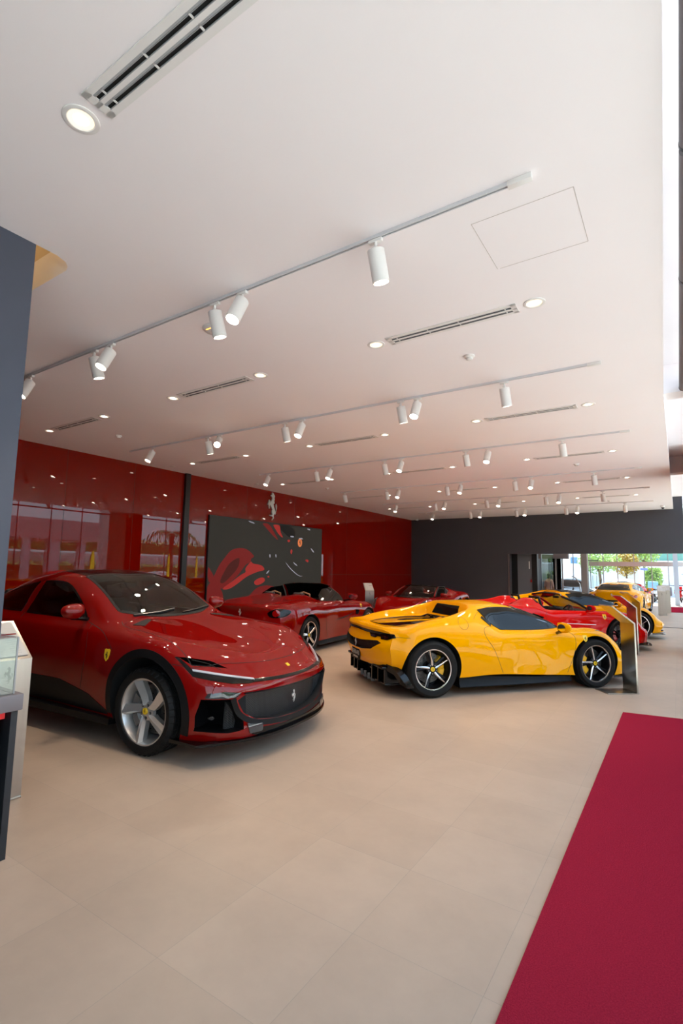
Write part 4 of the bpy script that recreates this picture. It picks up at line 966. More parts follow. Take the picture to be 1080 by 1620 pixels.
    g = G().m(m_emb); horse_mesh(g, .12, Matrix(((0, 0, -1, 0), (-1, 0, 0, 0), (0, 1, 0, 0), (0, 0, 0, 1))), .008); o = g.build('horse_emblem', root); o.location = loc3(4.365, .0, .61)
    # diffuser: stepped black lower tail with fins
    g = G().m(m_gloss); vs = []; n = 20
    prof = [(.0, .14), (.04, .26), (.12, .34), (.15, .40), (.0, .42), (-.5, .30), (-.5, .12)]
    for i in range(n + 1):
        t = -.80 + 1.6 * i / n; base = 4.12 - .24 * (abs(t) / .96) ** 2.4; lift = 0
        for a, z in prof: vs.append(loc3(base + a, t, z + lift))
    L_ = len(prof); g.add(vs, [(i * L_ + k, i * L_ + L_ + k, i * L_ + L_ + (k + 1) % L_, i * L_ + (k + 1) % L_) for i in range(n) for k in range(L_)] + [tuple(range(L_)), tuple(n * L_ + k for k in range(L_))])
    d_ = g.build('rear_diffuser', root, smooth=25)
    for t in (-.22, -.08, .08, .22): G().m(m_carbon).prism([(-4.0, -t - .006), (-4.0, -t + .006), (-4.21, -t + .006), (-4.17, -t - .006)], .09, .18).build('diffuser_fin', d_, smooth=0)
    for sg in (1, -1):
        g = G().m(m_gloss); y0, y1 = sorted((-sg * .30, -sg * .72)); g.bbox(-4.25, -3.98, y0, y1, .335, .375, .012); g.bbox(-4.20, -3.98, y0, y1, .13, .16, .01)
        for q in (.30, .50, .70): g.prism([(-3.98, -sg * q - .012), (-3.98, -sg * q + .012), (-4.25 + q * .06, -sg * q + .012), (-4.25 + q * .06, -sg * q - .012)], .14, .36)
        g.build('diffuser_duct', root)
    for sg in (1, -1):
        g = G().m(m_gloss); vs = [loc3(4.02, sg * .96, .19), loc3(4.09, sg * .93, .29), loc3(4.16, sg * .84, .39), loc3(4.22, sg * .68, .43), loc3(4.27, sg * .42, .425), loc3(4.27, sg * .42, .35), loc3(4.21, sg * .66, .34), loc3(4.13, sg * .84, .29), loc3(4.08, sg * .93, .19), loc3(4.0, sg * .96, .14)]
        g.add(vs + [v + Vector((.1, 0, 0)) for v in vs], [tuple(range(10)), tuple(range(19, 9, -1))] + [(i, (i + 1) % 10, 10 + (i + 1) % 10, 10 + i) for i in range(10)]); g.build('rear_fin_frame', root)
    plate(root, 4.355, .445, .32, .15)
    G().m(m_black).lathe([(.055, 0), (.06, .05), (.05, .05), (.048, -.02)], 24, T(-4.31, 0, .50) @ RY(-PI / 2)).build('exhaust_pipe', root)
    carbon_sill(root, 1.42, 3.22, .875, .905, .18, .255)
    # headlamps, lip, gaps
    for o in c.both('headlamp', 'T', poly_m([(.40, .66, 1), (.72, .80), (.98, .875, 1), (.80, .86), (.5, .80)], 4), .003, m_lampg, root): pass
    g = G().m(m_carbon); vs = []; n = 24
    for i in range(n + 1):
        t = -.90 + 1.8 * i / n; s_ = -.03 + .42 * abs(t / .96) ** 2.2; vs += [loc3(s_, t, .12), loc3(s_, t, .135), loc3(s_ + .35, t, .15), loc3(s_ + .35, t, .12)]
    g.add(vs, [(4 * i + k, 4 * i + 4 + k, 4 * i + 4 + (k + 1) % 4, 4 * i + (k + 1) % 4) for i in range(n) for k in range(4)] + [(0, 1, 2, 3), (4 * n + 3, 4 * n + 2, 4 * n + 1, 4 * n)]); g.build('front_lip', root)
    g = G()
    for v in 'RL':
        c.line(v, [(2.60, .88), (2.83, .86), (2.84, .78), (2.72, .60), (2.62, .40), (2.56, .27)], .005, .0012, m_gap, g)
        c.line(v, [(1.50, .82), (1.37, .74), (1.35, .65), (1.40, .45), (1.50, .23)], .005, .0012, m_gap, g)
        c.line(v, [(2.72, 1.10), (2.86, 1.04), (2.96, .98)], .004, .0012, m_gap, g)
        c.line(v, [(3.95, .76), (4.1, .765), (4.25, .77)], .004, .0012, m_gap, g)
        ci = [(3.16 + .075 * math.cos(a), .93 + .075 * math.sin(a)) for a in [2 * PI * i / 20 for i in range(21)]]; c.line(v, ci, .0035, .0012, m_gap, g, 0)
    g.build('panel_gaps', root)
    shield(c, 'R', 1.20, .695, .095, root); shield(c, 'L', 1.20, .695, .095, root)
    mirror(root, 1.62, .99, .855, col, .95, foot='down', drop=.13, lower=m_carbon)
    place_wheels(c, root, wheels, [(1.03, .34, .262, .245, .06), (3.63, .36, .262, .305, .0)], [.95, .965], cal or m_calY)
    return root

# ================================================================= OPEN CARS
def screen_frame(root, base, top, frame_m, glass_m_, n=12, r=.018, name='windscreen'):
    """curved glass between a base bow and a header bow: lists of 3 (s, t, z) for t >= 0"""
    def bow(p):
        P_ = [(s_, -t_, z_) for s_, t_, z_ in p[:0:-1]] + list(p); return [loc3(*v) for v in crspline(P_, n)]
    B = bow(base); Tp = bow(top); L_ = len(B); g = G().m(glass_m_)
    vs = [b + Vector((0, 0, 0)) for b in B] + [b.lerp(t_, .5) + Vector((.015, 0, .012)) for b, t_ in zip(B, Tp)] + list(Tp)
    g.add(vs, [(k * L_ + i, k * L_ + i + 1, (k + 1) * L_ + i + 1, (k + 1) * L_ + i) for k in range(2) for i in range(L_ - 1)])
    gl = g.build(name, root, recalc=False)
    g = G().m(m_gloss); g.tube(Tp, r, 8); g.tube(B, .012, 6); g.build('header_rail', gl)
    for e in (0, -1):
        G().m(frame_m).tube([B[e], B[e].lerp(Tp[e], .5) + Vector((.015, 0, .014)), Tp[e]], r * 1.3, 8).build('windscreen_pillar', root)
    return gl
def cockpit(car, poly, z0):
    car.cut(extr('T', poly, z0, 2.2, m_leather))

SPEC_GT = dict(L=4.594, W=.95, nset=.36, nexp=2.3, nfade=.9, rset=.22, rexp=2.5, rfade=.6, npf=.35, rpf=.3, N=120, smooth=.04,
  nprof=[(.12, .02), (.22, .0), (.45, .0), (.55, .03), (.65, .1)], rprof=[(.2, .12), (.4, .03), (.6, .0), (.8, .02), (.95, .0)],
  rails=[
  ([(0, .60), (.06, .80), (.3, .89), (.97, .93), (1.6, .90), (2.5, .89), (3.1, .92), (3.64, .94), (4.3, .88), (4.594, .74)], [(0, .17), (1, .16), (2.0, .19), (3.2, .20), (4.2, .24), (4.594, .30)], 1),
  ([(0, .66), (.06, .83), (.3, .92), (.97, .95), (1.6, .90), (2.4, .885), (3.1, .93), (3.64, .96), (4.3, .92), (4.594, .80)], [(0, .28), (1, .36), (2.4, .38), (3.6, .42), (4.594, .44)], 0),
  ([(0, .68), (.06, .85), (.3, .93), (.97, .965), (1.6, .92), (2.3, .90), (3.0, .94), (3.6, .969), (4.2, .94), (4.594, .80)], [(0, .42), (.3, .54), (.97, .66), (2.2, .66), (3.6, .74), (4.594, .66)], 0),
  ([(0, .64), (.06, .80), (.3, .87), (.97, .90), (1.6, .87), (2.3, .86), (3.0, .88), (3.6, .90), (4.2, .86), (4.594, .74)], [(0, .48), (.06, .55), (.3, .68), (.97, .84), (1.5, .86), (2.2, .86), (3.0, .90), (3.6, .96), (4.2, .93), (4.5, .89), (4.594, .84)], 0),
  ([(0, .5), (.3, .68), (.97, .72), (1.5, .76), (2.2, .80), (3.0, .80), (3.6, .76), (4.2, .72), (4.594, .62)], [(0, .51), (.06, .58), (.3, .71), (.97, .875), (1.5, .92), (2.2, .935), (3.0, .96), (3.6, 1.01), (4.2, .965), (4.5, .925), (4.594, .875)], 0),
  ([(0, .3), (.3, .42), (.97, .42), (1.6, .50), (2.4, .50), (3.1, .42), (3.7, .42), (4.594, .4)], [(0, .52), (.06, .59), (.3, .72), (.97, .85), (1.5, .935), (2.2, .95), (2.9, .98), (3.15, 1.10), (3.5, 1.08), (3.9, 1.02), (4.4, .965), (4.52, .95), (4.594, .90)], 0),
  ([(0, 0)], [(0, .525), (.06, .595), (.3, .725), (.97, .865), (1.5, .945), (2.2, .95), (2.9, .97), (3.15, 1.05), (3.5, 1.05), (3.9, 1.01), (4.4, .965), (4.52, .955), (4.594, .905)], 0)])
def build_gt_spider(pos, heading, col, name='open_roadster', windows=False):
    root = empty(name, pos, heading); c = Car(SPEC_GT); c.body('body', col, root, cuts=True)
    arches(c, [(.97, .39, .35, .6), (3.64, .395, .355, .6)])
    cockpit(c, poly_m([(1.62, 0), (1.68, .45), (1.9, .72, 1), (2.95, .72, 1), (3.05, .6), (3.08, 0), (3.05, -.6), (2.95, -.72, 1), (1.9, -.72, 1), (1.68, -.45)], 3), .42)
    c.cut(extr('F', [(-.50, .44), (0, .45), (.50, .44), (.58, .34), (.45, .22), (-.45, .22), (-.58, .34)], -.5, .2, m_mesh))
    for sg in (1, -1):
        c.cut(extr('F', [(sg * .68, .40), (sg * .84, .42), (sg * .84, .26), (sg * .64, .24)], -.5, .45, m_dark))
        c.cut(extr('R', [(1.42, .70), (1.60, .72), (1.62, .62), (1.50, .60)], sg * .84, sg * 1.2, m_dark))
    c.cut(extr('F', [(-.60, .50), (.60, .50), (.50, .36), (-.50, .36)], 4.46, 6, m_satin))
    c.finish()
    for o in c.both('headlamp', 'T', poly_m([(.22, .60, 1), (.55, .70), (.80, .845, 1), (.60, .84), (.30, .74)], 4), .003, m_lampg, root): pass
    for o in c.both('scallop_shade', 'R', poly_m([(1.65, .665, 1), (2.1, .60), (2.6, .545, 1), (2.1, .575)], 4), .001, m_gap, root, th=.004): pass  # dark patch painted for the scallop's shade, the door itself stays uncarved
    for sg, o in zip((1, -1), c.both('tail_lamp', 'B', poly_s([(.56, .80), (.66, .865), (.80, .875), (.88, .83), (.84, .75), (.70, .72), (.60, .74)], 4), .006, m_gloss, root, th=.03)):
        c.patch('lamp_ring', 'B', poly_s([(sg * (.71 + .06 * math.cos(a)), .80 + .06 * math.sin(a)) for a in [2 * PI * i / 12 for i in range(12)]][::sg], 2), .012, m_tailred, o, th=.02)
    g = G().m(m_emb); horse_mesh(g, .13, Matrix(((0, 0, -1, 0), (-1, 0, 0, 0), (0, 1, 0, 0), (0, 0, 0, 1))), .006); o = g.build('horse_emblem', root); o.location = loc3(4.62, 0, .80)
    g = G(); c.line('T', [(3.12, -.72), (3.14, 0), (3.12, .72)], .006, .0012, m_gap, g); c.line('T', [(3.12, .72), (3.8, .66), (4.42, .6)], .006, .0012, m_gap, g); c.line('T', [(3.12, -.72), (3.8, -.66), (4.42, -.6)], .006, .0012, m_gap, g)
    c.line('T', [(.30, -.70), (.22, 0), (.30, .70)], .005, .0012, m_gap, g)
    for v in 'RL':
        c.line(v, [(1.72, .90), (1.68, .6), (1.76, .24)], .005, .0012, m_gap, g); c.line(v, [(2.98, .94), (3.04, .7), (2.96, .45), (2.88, .24)], .005, .0012, m_gap, g)
    g.build('panel_gaps', root)
    dif = G().m(m_gloss); dif.prism([(-4.2, .7), (-4.50, .62), (-4.56, .3), (-4.56, -.3), (-4.50, -.62), (-4.2, -.7)], .14, .33); dif.build('rear_diffuser', root, smooth=0)
    for sg in (1, -1):
        for q in (.50, .62): G().m(m_alu).lathe([(.04, 0), (.045, .08), (.038, .08), (.036, 0)], 18, T(-4.52, sg * q, .29) @ RY(-PI / 2)).build('exhaust_pipe', root)
    carbon_sill(root, 1.4, 3.24, .87, .90, .18, .22)
    gl = screen_frame(root, [(1.60, 0, .95), (1.68, .45, .94), (1.92, .74, .925)], [(2.16, 0, 1.29), (2.20, .35, 1.285), (2.30, .60, 1.25)], col, m_tint if windows else m_side)
    if windows:
        for sg in (1, -1):
            g = G().m(m_tint); P_ = [(1.95, .79, .93), (2.10, .73, 1.09), (2.32, .64, 1.235), (2.75, .66, 1.20), (2.98, .72, 1.08), (3.0, .79, .955)]
            g.add([loc3(a, sg * t_, z) for a, t_, z in P_], [tuple(range(6))]); g.build('side_window', root, recalc=False)
    for t in (.37, -.37): seat(root, 2.72, t, .34, m_leather, hgt=.70)
    for sg in (1, -1): G().m(m_tan).tube([loc3(3.02, sg * .20, .95), loc3(3.0, sg * .22, 1.09), loc3(3.0, sg * .37, 1.13), loc3(3.0, sg * .52, 1.09), loc3(3.02, sg * .54, .95)], .02, 8).build('roll_hoop', root)
    steering(root, 2.25, .37, .83); G().m(m_leather).bbox(-2.1, -1.7, -.68, .68, .66, .90, .06).build('dashboard', root)
    shield(c, 'R', 1.33, .79, .09, root); shield(c, 'L', 1.33, .79, .09, root)
    c.patch('bonnet_badge', 'T', [(.12, -.03), (.12, .03), (.05, .03), (.05, -.03)], .004, m_badge, root)
    mirror(root, 1.95, 1.0, 1.02, col, 1.0, foot='side')
    place_wheels(c, root, 'porto', [(.97, .345, .262, .245, .3), (3.64, .35, .262, .285, .1)], [.945, .955], m_calG)
    return root
def build_mid_spider(pos, heading, col, name='open_sports_car', stripe=True):
    sp = spec_mid(); r = sp['rails']; top = 2.78
    def low(k, zk, tk=None): r[k] = (tk or r[k][0], zk, r[k][2])
    tail = lambda k: [q for q in r[k][1] if q[0] > 3.5]
    low(4, [(0, .385), (.06, .45), (.3, .60), (.7, .765), (1.03, .825), (1.5, .82), (2.0, .82), (2.6, .84), (2.9, .90), (3.2, .96), (3.5, .97)] + [q for q in r[4][1] if q[0] > 3.6])
    low(5, [(0, .39), (.3, .575), (1.03, .745), (1.35, .80), (1.6, .83), (2.2, .84), (2.7, .86), (2.82, 1.07), (3.0, 1.085), (3.3, 1.01)] + tail(5), [(0, .3), (.3, .45), (1.03, .50), (1.4, .62), (2.7, .62), (2.9, .50), (3.3, .56), (4.1, .62), (4.36, .55)])
    low(6, [(0, .395), (.3, .565), (1.03, .72), (1.35, .80), (1.6, .83), (2.2, .84), (2.7, .86), (2.82, 1.07), (3.0, 1.06), (3.3, .95)] + tail(6), [(0, .15), (1.03, .25), (1.5, .35), (2.7, .40), (2.9, .30), (3.6, .4), (4.36, .36)])
    low(7, [(0, .40), (.3, .56), (1.03, .715), (1.3, .79), (1.6, .83), (2.2, .84), (2.7, .85), (2.82, .90), (3.3, .89)] + tail(7))
    root = empty(name, pos, heading); c = Car(sp); c.body('body', col, root, cuts=True)
    arches(c, [(1.03, .385, .345, .62), (3.63, .405, .365, .58)])
    cockpit(c, poly_m([(1.36, 0), (1.42, .45), (1.62, .66, 1), (2.55, .70, 1), (2.72, .62, 1), (2.76, 0), (2.72, -.62, 1), (2.55, -.70, 1), (1.62, -.66, 1), (1.42, -.45)], 3), .36)
    c.cut(extr('F', [(-.8, .34), (.8, .34), (.84, .20), (-.84, .19)], -.5, .30, m_dark))
    for sg in (1, -1): c.cut(extr('R', [(2.86, .72), (3.12, .80), (3.18, .74), (3.02, .52)], sg * .84, sg * 1.2, m_dark))
    c.finish()
    for q in (1, -1):
        c.patch('buttress_panel', 'T', [(2.70, q * .64), (2.86, q * .66), (2.90, q * .24), (2.74, q * .20)][::q], .006, m_satin, root, th=.012)
    gl = screen_frame(root, [(1.34, 0, .80), (1.42, .45, .815), (1.62, .70, .84)], [(2.06, 0, 1.165), (2.10, .35, 1.16), (2.20, .58, 1.125)], col, m_side)
    for sg in (1, -1):
        G().m(m_satin).tube([loc3(1.66, sg * .71, .85), loc3(1.9, sg * .665, 1.0), loc3(2.2, sg * .59, 1.12)], .024, 8).build('pillar_seal', root)
        G().m(m_satin).tube([loc3(2.70, sg * .60, .90), loc3(2.74, sg * .56, 1.10), loc3(2.76, sg * .24, 1.10), loc3(2.72, sg * .20, .90)], .028, 8).build('roll_hoop', root)
    for t in (.37, -.37): seat(root, 2.42, t, .24, m_leather, hgt=.74)
    steering(root, 1.95, .37, .76); G().m(m_leather).bbox(-1.8, -1.4, -.64, .64, .56, .83, .06).build('dashboard', root)
    G().m(m_black).bbox(-1.98, -1.95, -.10, .10, 1.06, 1.11, .01).build('interior_mirror', root)
    for o in c.both('headlamp', 'T', poly_m([(.34, .62, 1), (.72, .78), (1.0, .87, 1), (.78, .87), (.42, .80)], 4), .003, m_lampg, root): pass
    c.patch('tail_band', 'B', [(-.8, .80), (.8, .80), (.78, .74), (-.78, .74)], .006, m_gloss, root, th=.02)
    for x in (.60,):
        for o in c.both('tail_lamp', 'B', poly_s([(x + .07 * math.cos(a), .77 + .07 * math.sin(a)) for a in [2 * PI * i / 10 for i in range(10)]], 2), .012, m_tailred, root, th=.02): pass
    g = G()
    for v in 'RL':
        c.line(v, [(1.50, .82), (1.37, .74), (1.35, .65), (1.40, .45), (1.50, .23)], .005, .0012, m_gap, g); c.line(v, [(2.72, .86), (2.82, .74), (2.66, .45), (2.56, .27)], .005, .0012, m_gap, g)
    g.build('panel_gaps', root)
    for v in ('RL' if stripe else ''): c.patch('side_stripe', v, [(1.62, .56), (2.3, .585), (2.3, .575), (1.62, .545)], .003, m_white, root, th=.002)
    g = G().m(m_carbon); vs = []; n = 24
    for i in range(n + 1):
        t = -.93 + 1.86 * i / n; s_ = -.06 + .42 * abs(t / .96) ** 2.2; vs += [loc3(s_, t, .11), loc3(s_, t, .125), loc3(s_ + .35, t, .15), loc3(s_ + .35, t, .12)]
    g.add(vs, [(4 * i + k, 4 * i + 4 + k, 4 * i + 4 + (k + 1) % 4, 4 * i + (k + 1) % 4) for i in range(n) for k in range(4)] + [(0, 1, 2, 3), (4 * n + 3, 4 * n + 2, 4 * n + 1, 4 * n)]); g.build('front_lip', root)
    carbon_sill(root, 1.42, 3.22, .875, .905, .18, .255)
    shield(c, 'R', 1.42, .715, .11, root); shield(c, 'L', 1.42, .715, .11, root)
    mirror(root, 1.78, .95, .89, col, .95, foot='down', drop=.1, lower=col)
    place_wheels(c, root, 'dark', [(1.03, .34, .262, .245, 0), (3.63, .36, .262, .305, .2)], [.95, .965], m_calR)
    return root

# low shooting-brake coupe, made from the crossover's lines pressed down
def build_brake(pos, heading, col, name='grand_tourer'):
    zs = .86; sp = dict(PURO); f = lambda z: .10 + (z - .17) * zs
    sp['rails'] = [(t_, [(a, f(z)) for a, z in z_], h_) for t_, z_, h_ in PURO['rails']]; sp['nprof'] = [(f(a), b) for a, b in PURO['nprof']]; sp['rprof'] = [(f(a), b) for a, b in PURO['rprof']]
    # stretch the roof back
    for k, dz in ((5, 0), (6, .0)):
        t_, z_, h_ = sp['rails'][k]; base = 1.24 if k == 5 else 1.29
        sp['rails'][k] = (t_, [q for q in z_ if q[0] < 2.6] + [(2.9, base), (3.5, base - .01), (4.1, base - .06), (4.4, base - .14), (4.75, .96), (4.9, .94), (4.97, .88)], h_)
    root = empty(name, pos, heading); c = Car(sp); c.body('body', col, root, cuts=True)
    arches(c, [(.98, .39, .35, .6), (3.95, .395, .355, .6)]); c.cut(extr('F', [(-.6, .50), (.6, .50), (.5, .22), (-.5, .22)], -.5, .2, m_mesh)); c.finish()
    SW = poly_m([(1.95, .92, 1), (2.3, 1.12), (2.6, 1.20), (3.2, 1.235), (3.9, 1.17), (4.2, 1.05, 1), (3.6, .97), (2.6, .93)], 4)
    for v in 'RL': c.patch('side_window', v, SW, .002, m_tint, root, d=.06)
    c.patch('windscreen', 'T', [(1.66, 0), (1.72, .45), (1.86, .64), (2.42, .52), (2.38, 0), (2.42, -.52), (1.86, -.64), (1.72, -.45)], .003, m_tint, root, d=.06)
    rw = c.patch('rear_window', 'B', poly_m([(-.60, .99, 1), (.60, .99, 1), (.50, 1.20, 1), (.2, 1.225), (-.2, 1.225), (-.50, 1.20, 1)], 3), .003, m_tint, root, d=.05)
    for x in (.66, .80):
        for o in c.both('tail_lamp', 'B', poly_s([(x + .06 * math.cos(a), .76 + .06 * math.sin(a)) for a in [2 * PI * i / 10 for i in range(10)]], 2), .01, m_tailred, root, th=.03): pass
    g = G().m(m_emb); horse_mesh(g, .14, Matrix(((0, 0, -1, 0), (-1, 0, 0, 0), (0, 1, 0, 0), (0, 0, 0, 1))), .006); o = g.build('horse_emblem', root); o.location = loc3(4.985, 0, .80)
    G().m(m_gloss).prism([(-4.6, .8), (-4.88, .66), (-4.96, .3), (-4.96, -.3), (-4.88, -.66), (-4.6, -.8)], .12, .34).build('rear_diffuser', root, smooth=0)
    plate(root, 5.0, .55, .42, .11, '')
    for o in c.both('headlamp', 'T', poly_m([(.25, .62, 1), (.6, .72), (.95, .86, 1), (.7, .86), (.35, .76)], 4), .003, m_lampg, root): pass
    carbon_sill(root, 1.45, 3.5, .90, .93, .15, .2); mirror(root, 1.98, 1.02, .98, col, 1.0, foot='side')
    place_wheels(c, root, 'star', [(.98, .345, .262, .255, 0), (3.95, .35, .262, .295, .2)], [.955, .965], m_calY)
    return root

# ================================================================= OUTSIDE GROUND (lights the room by bounce)
m_pave = mat('paving', rgb(186, 183, 178), 0.9, noise_amt=0.08, nscale=3)
struct(G().m(m_pave).box(XG + 0.02, 70, -40, 90, -0.3, -0.06).build('ground', smooth=0))
struct(G().m(m_pave).box(-40, XG + 0.02, YE, 90, -0.3, -0.061).build('ground_far', smooth=0))
struct(G().m(m_pave).box(-40, XG + 0.02, -40, YB, -0.3, -0.061).build('ground_back', smooth=0))
puro = build_puro((-3.062, 3.912, 0), R(5.0))
tag(puro, 'large dark red crossover car with silver five-spoke wheels in the left foreground', 'car', 'cars on display')
coupe = build_296((-1.123, 9.666, 0), R(50.5), m_yel)
tag(coupe, 'glossy yellow mid-engined sports coupe parked across the middle of the floor', 'car', 'cars on display')
gt = build_gt_spider((-7.30, 11.55, 0), R(95.5), m_red, windows=True)
tag(gt, 'dark red roadster seen from behind with its roof down, parked before the wall screen', 'car', 'cars on display')
back = build_mid_spider((-6.95, 12.9, 0), R(-91), m_red, stripe=False)
tag(back, 'dark red open car facing the room by the corner of red and charcoal walls', 'car', 'cars on display')
pista = build_mid_spider((-.96, 13.85, 0), R(44), m_redb)
tag(pista, 'bright red open sports car with white side stripe behind the yellow coupe', 'car', 'cars on display')
yb = build_296((-.63, 16.4, 0), R(37), m_yel, roofm=m_gloss, name='sports_coupe')
tag(yb, 'yellow sports coupe with glossy black roof behind the bright red open car', 'car', 'cars on display')
yr = build_brake((-2.0, 27.9, 0), R(86.9), m_yel)
tag(yr, 'yellow grand tourer seen from its tail in the far opening', 'car', 'cars on display')
rb = build_296((-2.2, 33.5, 0), R(88), m_redb, roofm=m_gloss, name='sports_coupe')
tag(rb, 'red sports coupe with black roof behind the yellow grand tourer', 'car', 'cars on display')

# ================================================================= SCREEN, WALL HORSE
def wall_M(y, z, x=XW):   # local x -> +Y of the room, local y -> up, local z -> away from the wall
    return Matrix(((0, 0, 1, x), (1, 0, 0, y), (0, 1, 0, z), (0, 0, 0, 1)))
def emis(name, col, k): return mat(name, tuple(c * .3 for c in col[:3]) + (1,), 0.5, emit=col, estr=k * .62, spec=0.15, noise_amt=.2, nscale=3)
sc = empty('video_screen', (XW + .06, 11.17, 0))
SM = Matrix(((0, 0, 1, 0), (1, 0, 0, 0), (0, 1, 0, 1.60), (0, 0, 0, 1)))    # x along the wall, -2.42..2.42; y up, -1.40..1.36
G().m(m_black).box(-2.43, 2.43, -1.42, 1.345, -.055, .0, SM).build('screen_case', sc, smooth=0)
k = .55
pic = G().m(emis('screen_dark', rgb(50, 47, 42), .75)); pic.box(-2.41, 2.41, -1.40, 1.325, .0, .004, SM); pb = pic.build('picture', sc, smooth=0)
def pxy(x, y):  # picture coordinates in 0..960 x 0..640 read off the photograph, corrected for the wall's slant
    u = max(0, min(1, x)); return (-2.41 + 4.82 * u, 1.325 - 2.725 * max(0, min(1, y)))
def shape(pts, z, m_, n=4, g=None):
    P_ = [pxy(*p) for p in poly_s(pts, n)]
    return G().m(m_).prism(P_, z, z + .002, SM).build('picture_shape', pb, smooth=0)
r1 = emis('screen_red_deep', rgb(72, 28, 24), .8); r2 = emis('screen_red', rgb(112, 30, 28), .8); r3 = emis('screen_red_bright', rgb(150, 42, 38), .9); r0 = emis('screen_maroon', rgb(56, 34, 30), .8); bk = emis('screen_black', rgb(30, 28, 26), .7); wh = emis('screen_white', rgb(150, 148, 160), .8)
PIC = {'r2':[[(.038,.572),(.075,.463),(.114,.385),(.163,.309),(.225,.284),(.28,.294),(.33,.344),(.34,.361),(.316,.386),(.314,.415),(.276,.446),(.224,.539),(.164,.617),(.102,.676),(.057,.658),(.015,.614)],[(.002,.476),(.019,.508),(.042,.572),(.015,.614),(.002,.582)],[(.002,.656),(.023,.62),(.064,.637),(.099,.692),(.114,.759),(.106,.791),(.002,.783)],[(.404,.014),(.45,.01),(.516,.113),(.545,.173),(.495,.128),(.43,.05)],[(.3,.776),(.331,.726),(.378,.675),(.448,.656),(.532,.674),(.61,.74),(.639,.798),(.624,.866),(.297,.839)]],'r1':[[(.088,.616),(.11,.528),(.158,.427),(.219,.381),(.225,.402),(.213,.476),(.162,.562),(.105,.627)],[(.157,.651),(.216,.573),(.26,.533),(.269,.539),(.217,.607),(.17,.662)]],'r3':[[(.317,.415),(.332,.432),(.401,.448),(.427,.478),(.428,.496),(.374,.515),(.289,.562),(.218,.63),(.166,.673),(.132,.685),(.107,.679),(.173,.612),(.242,.545),(.276,.518),(.273,.487),(.294,.445)],[(.347,.621),(.361,.598),(.405,.574),(.43,.58),(.436,.611),(.378,.651),(.358,.645)],[(.477,.772),(.512,.735),(.565,.719),(.61,.752),(.622,.784),(.612,.815),(.493,.807)],[(.498,.015),(.552,.013),(.565,.082),(.589,.143),(.549,.109),(.52,.062)]],'bk':[[(.557,.013),(.624,.002),(.671,.016),(.708,.064),(.697,.125),(.651,.13),(.604,.09),(.567,.056)]],'wh':[[(.281,.006),(.32,.012),(.335,.026),(.305,.022)],[(.662,.115),(.695,.116),(.695,.126),(.665,.127)],[(.746,.134),(.776,.125),(.792,.138),(.764,.14)],[(.833,.011),(.861,.011),(.866,.026),(.842,.023)],[(.877,.233),(.906,.261),(.916,.284),(.893,.269)],[(.696,.404),(.729,.429),(.739,.447),(.711,.429)],[(.621,.407),(.659,.457),(.719,.52),(.768,.557),(.798,.558),(.768,.563),(.716,.528),(.656,.465)],[(.447,.531),(.47,.498),(.473,.502),(.453,.536)],[(.47,.332),(.478,.331),(.479,.363),(.473,.364)],[(.524,.328),(.531,.328),(.532,.361),(.528,.361)]],'pk':[[(.823,.382),(.831,.368),(.854,.376),(.851,.401),(.838,.395)],[(.667,.298),(.672,.265),(.683,.267),(.684,.297),(.675,.317)],[(.634,.164),(.654,.159),(.661,.174),(.643,.187)],[(.458,.562),(.471,.557),(.476,.57),(.466,.575)]]}
for _k, _z, _m in (('r2', .0045, r2), ('r1', .0062, r1), ('r3', .0075, r3), ('bk', .0062, bk), ('wh', .0090, wh), ('pk', .0090, r3)):
    for _q, _p in enumerate(PIC[_k]): shape(_p, _z + _q * .0002, _m, 3 if _k != 'wh' else 2)
cx, cy = pxy(0.76, 0.182); g = G().m(emis('screen_orange', rgb(216, 120, 70), .9)).lathe([(.0, .0105), (.13, .0105), (.13, .008)], 28, SM @ T(cx, cy, 0) @ Matrix.Diagonal((.8, 1, 1, 1))); g.m(bk); horse_mesh(g, .18, SM @ T(cx, cy, .0105), .001); g.build('picture_badge', pb, smooth=0)
tag(sc, 'large video screen on the red wall showing a dark car interior with red seats', 'screen')
g = G().m(m_emb); hb = bmesh.new(); vs_ = [hb.verts.new((x * .82, y * .82, 0)) for x, y in HORSE]; hb.faces.new(vs_); bmesh.ops.triangulate(hb, faces=hb.faces[:]); e_ = bmesh.ops.extrude_face_region(hb, geom=hb.faces[:])
for v in e_['geom']:
    if isinstance(v, bmesh.types.BMVert): v.co.z += .035
bmesh.ops.bevel(hb, geom=[e for e in hb.edges if e.is_boundary is False and abs(e.verts[0].co.z - .035) < 1e-5 and abs(e.verts[1].co.z - .035) < 1e-5 and e.calc_face_angle(0) > .5], offset=.012, segments=2, affect='EDGES', profile=.6)
hb.verts.index_update(); g.add([v.co.copy() for v in hb.verts], [[v.index for v in f.verts] for f in hb.faces]); hb.free()
o = g.build('horse_sculpture', None, smooth=50); o.matrix_world = wall_M(11.12, 3.42, XW + .012)
tag(o, 'silver rearing horse emblem on the red wall above the video screen', 'emblem')

# ================================================================= RED CARPETS
def carpet_mat():
    m = mat('red_carpet', rgb(168, 40, 60), 1.0, spec=0.0, noise_amt=.5, nscale=160, bump=1.0, bscale=300); return m
m_carp = carpet_mat()
def carpet(name, pts, label):
    g = G().m(m_carp); L_ = len(pts); g.prism(pts, 0, .012); o = g.build(name, None, smooth=0); tag(o, label, 'carpet'); return o
carpet('runner_carpet', [(-.627, 7.0), (-.627, .9), (.20, .9), (.20, 7.13)], 'long red carpet runner along the glass front in the foreground')
carpet('runner_carpet', [(-.5, 31.3), (-.5, 26.9), (.20, 26.9), (.20, 31.3)], 'short red carpet piece far away beyond the wide opening')

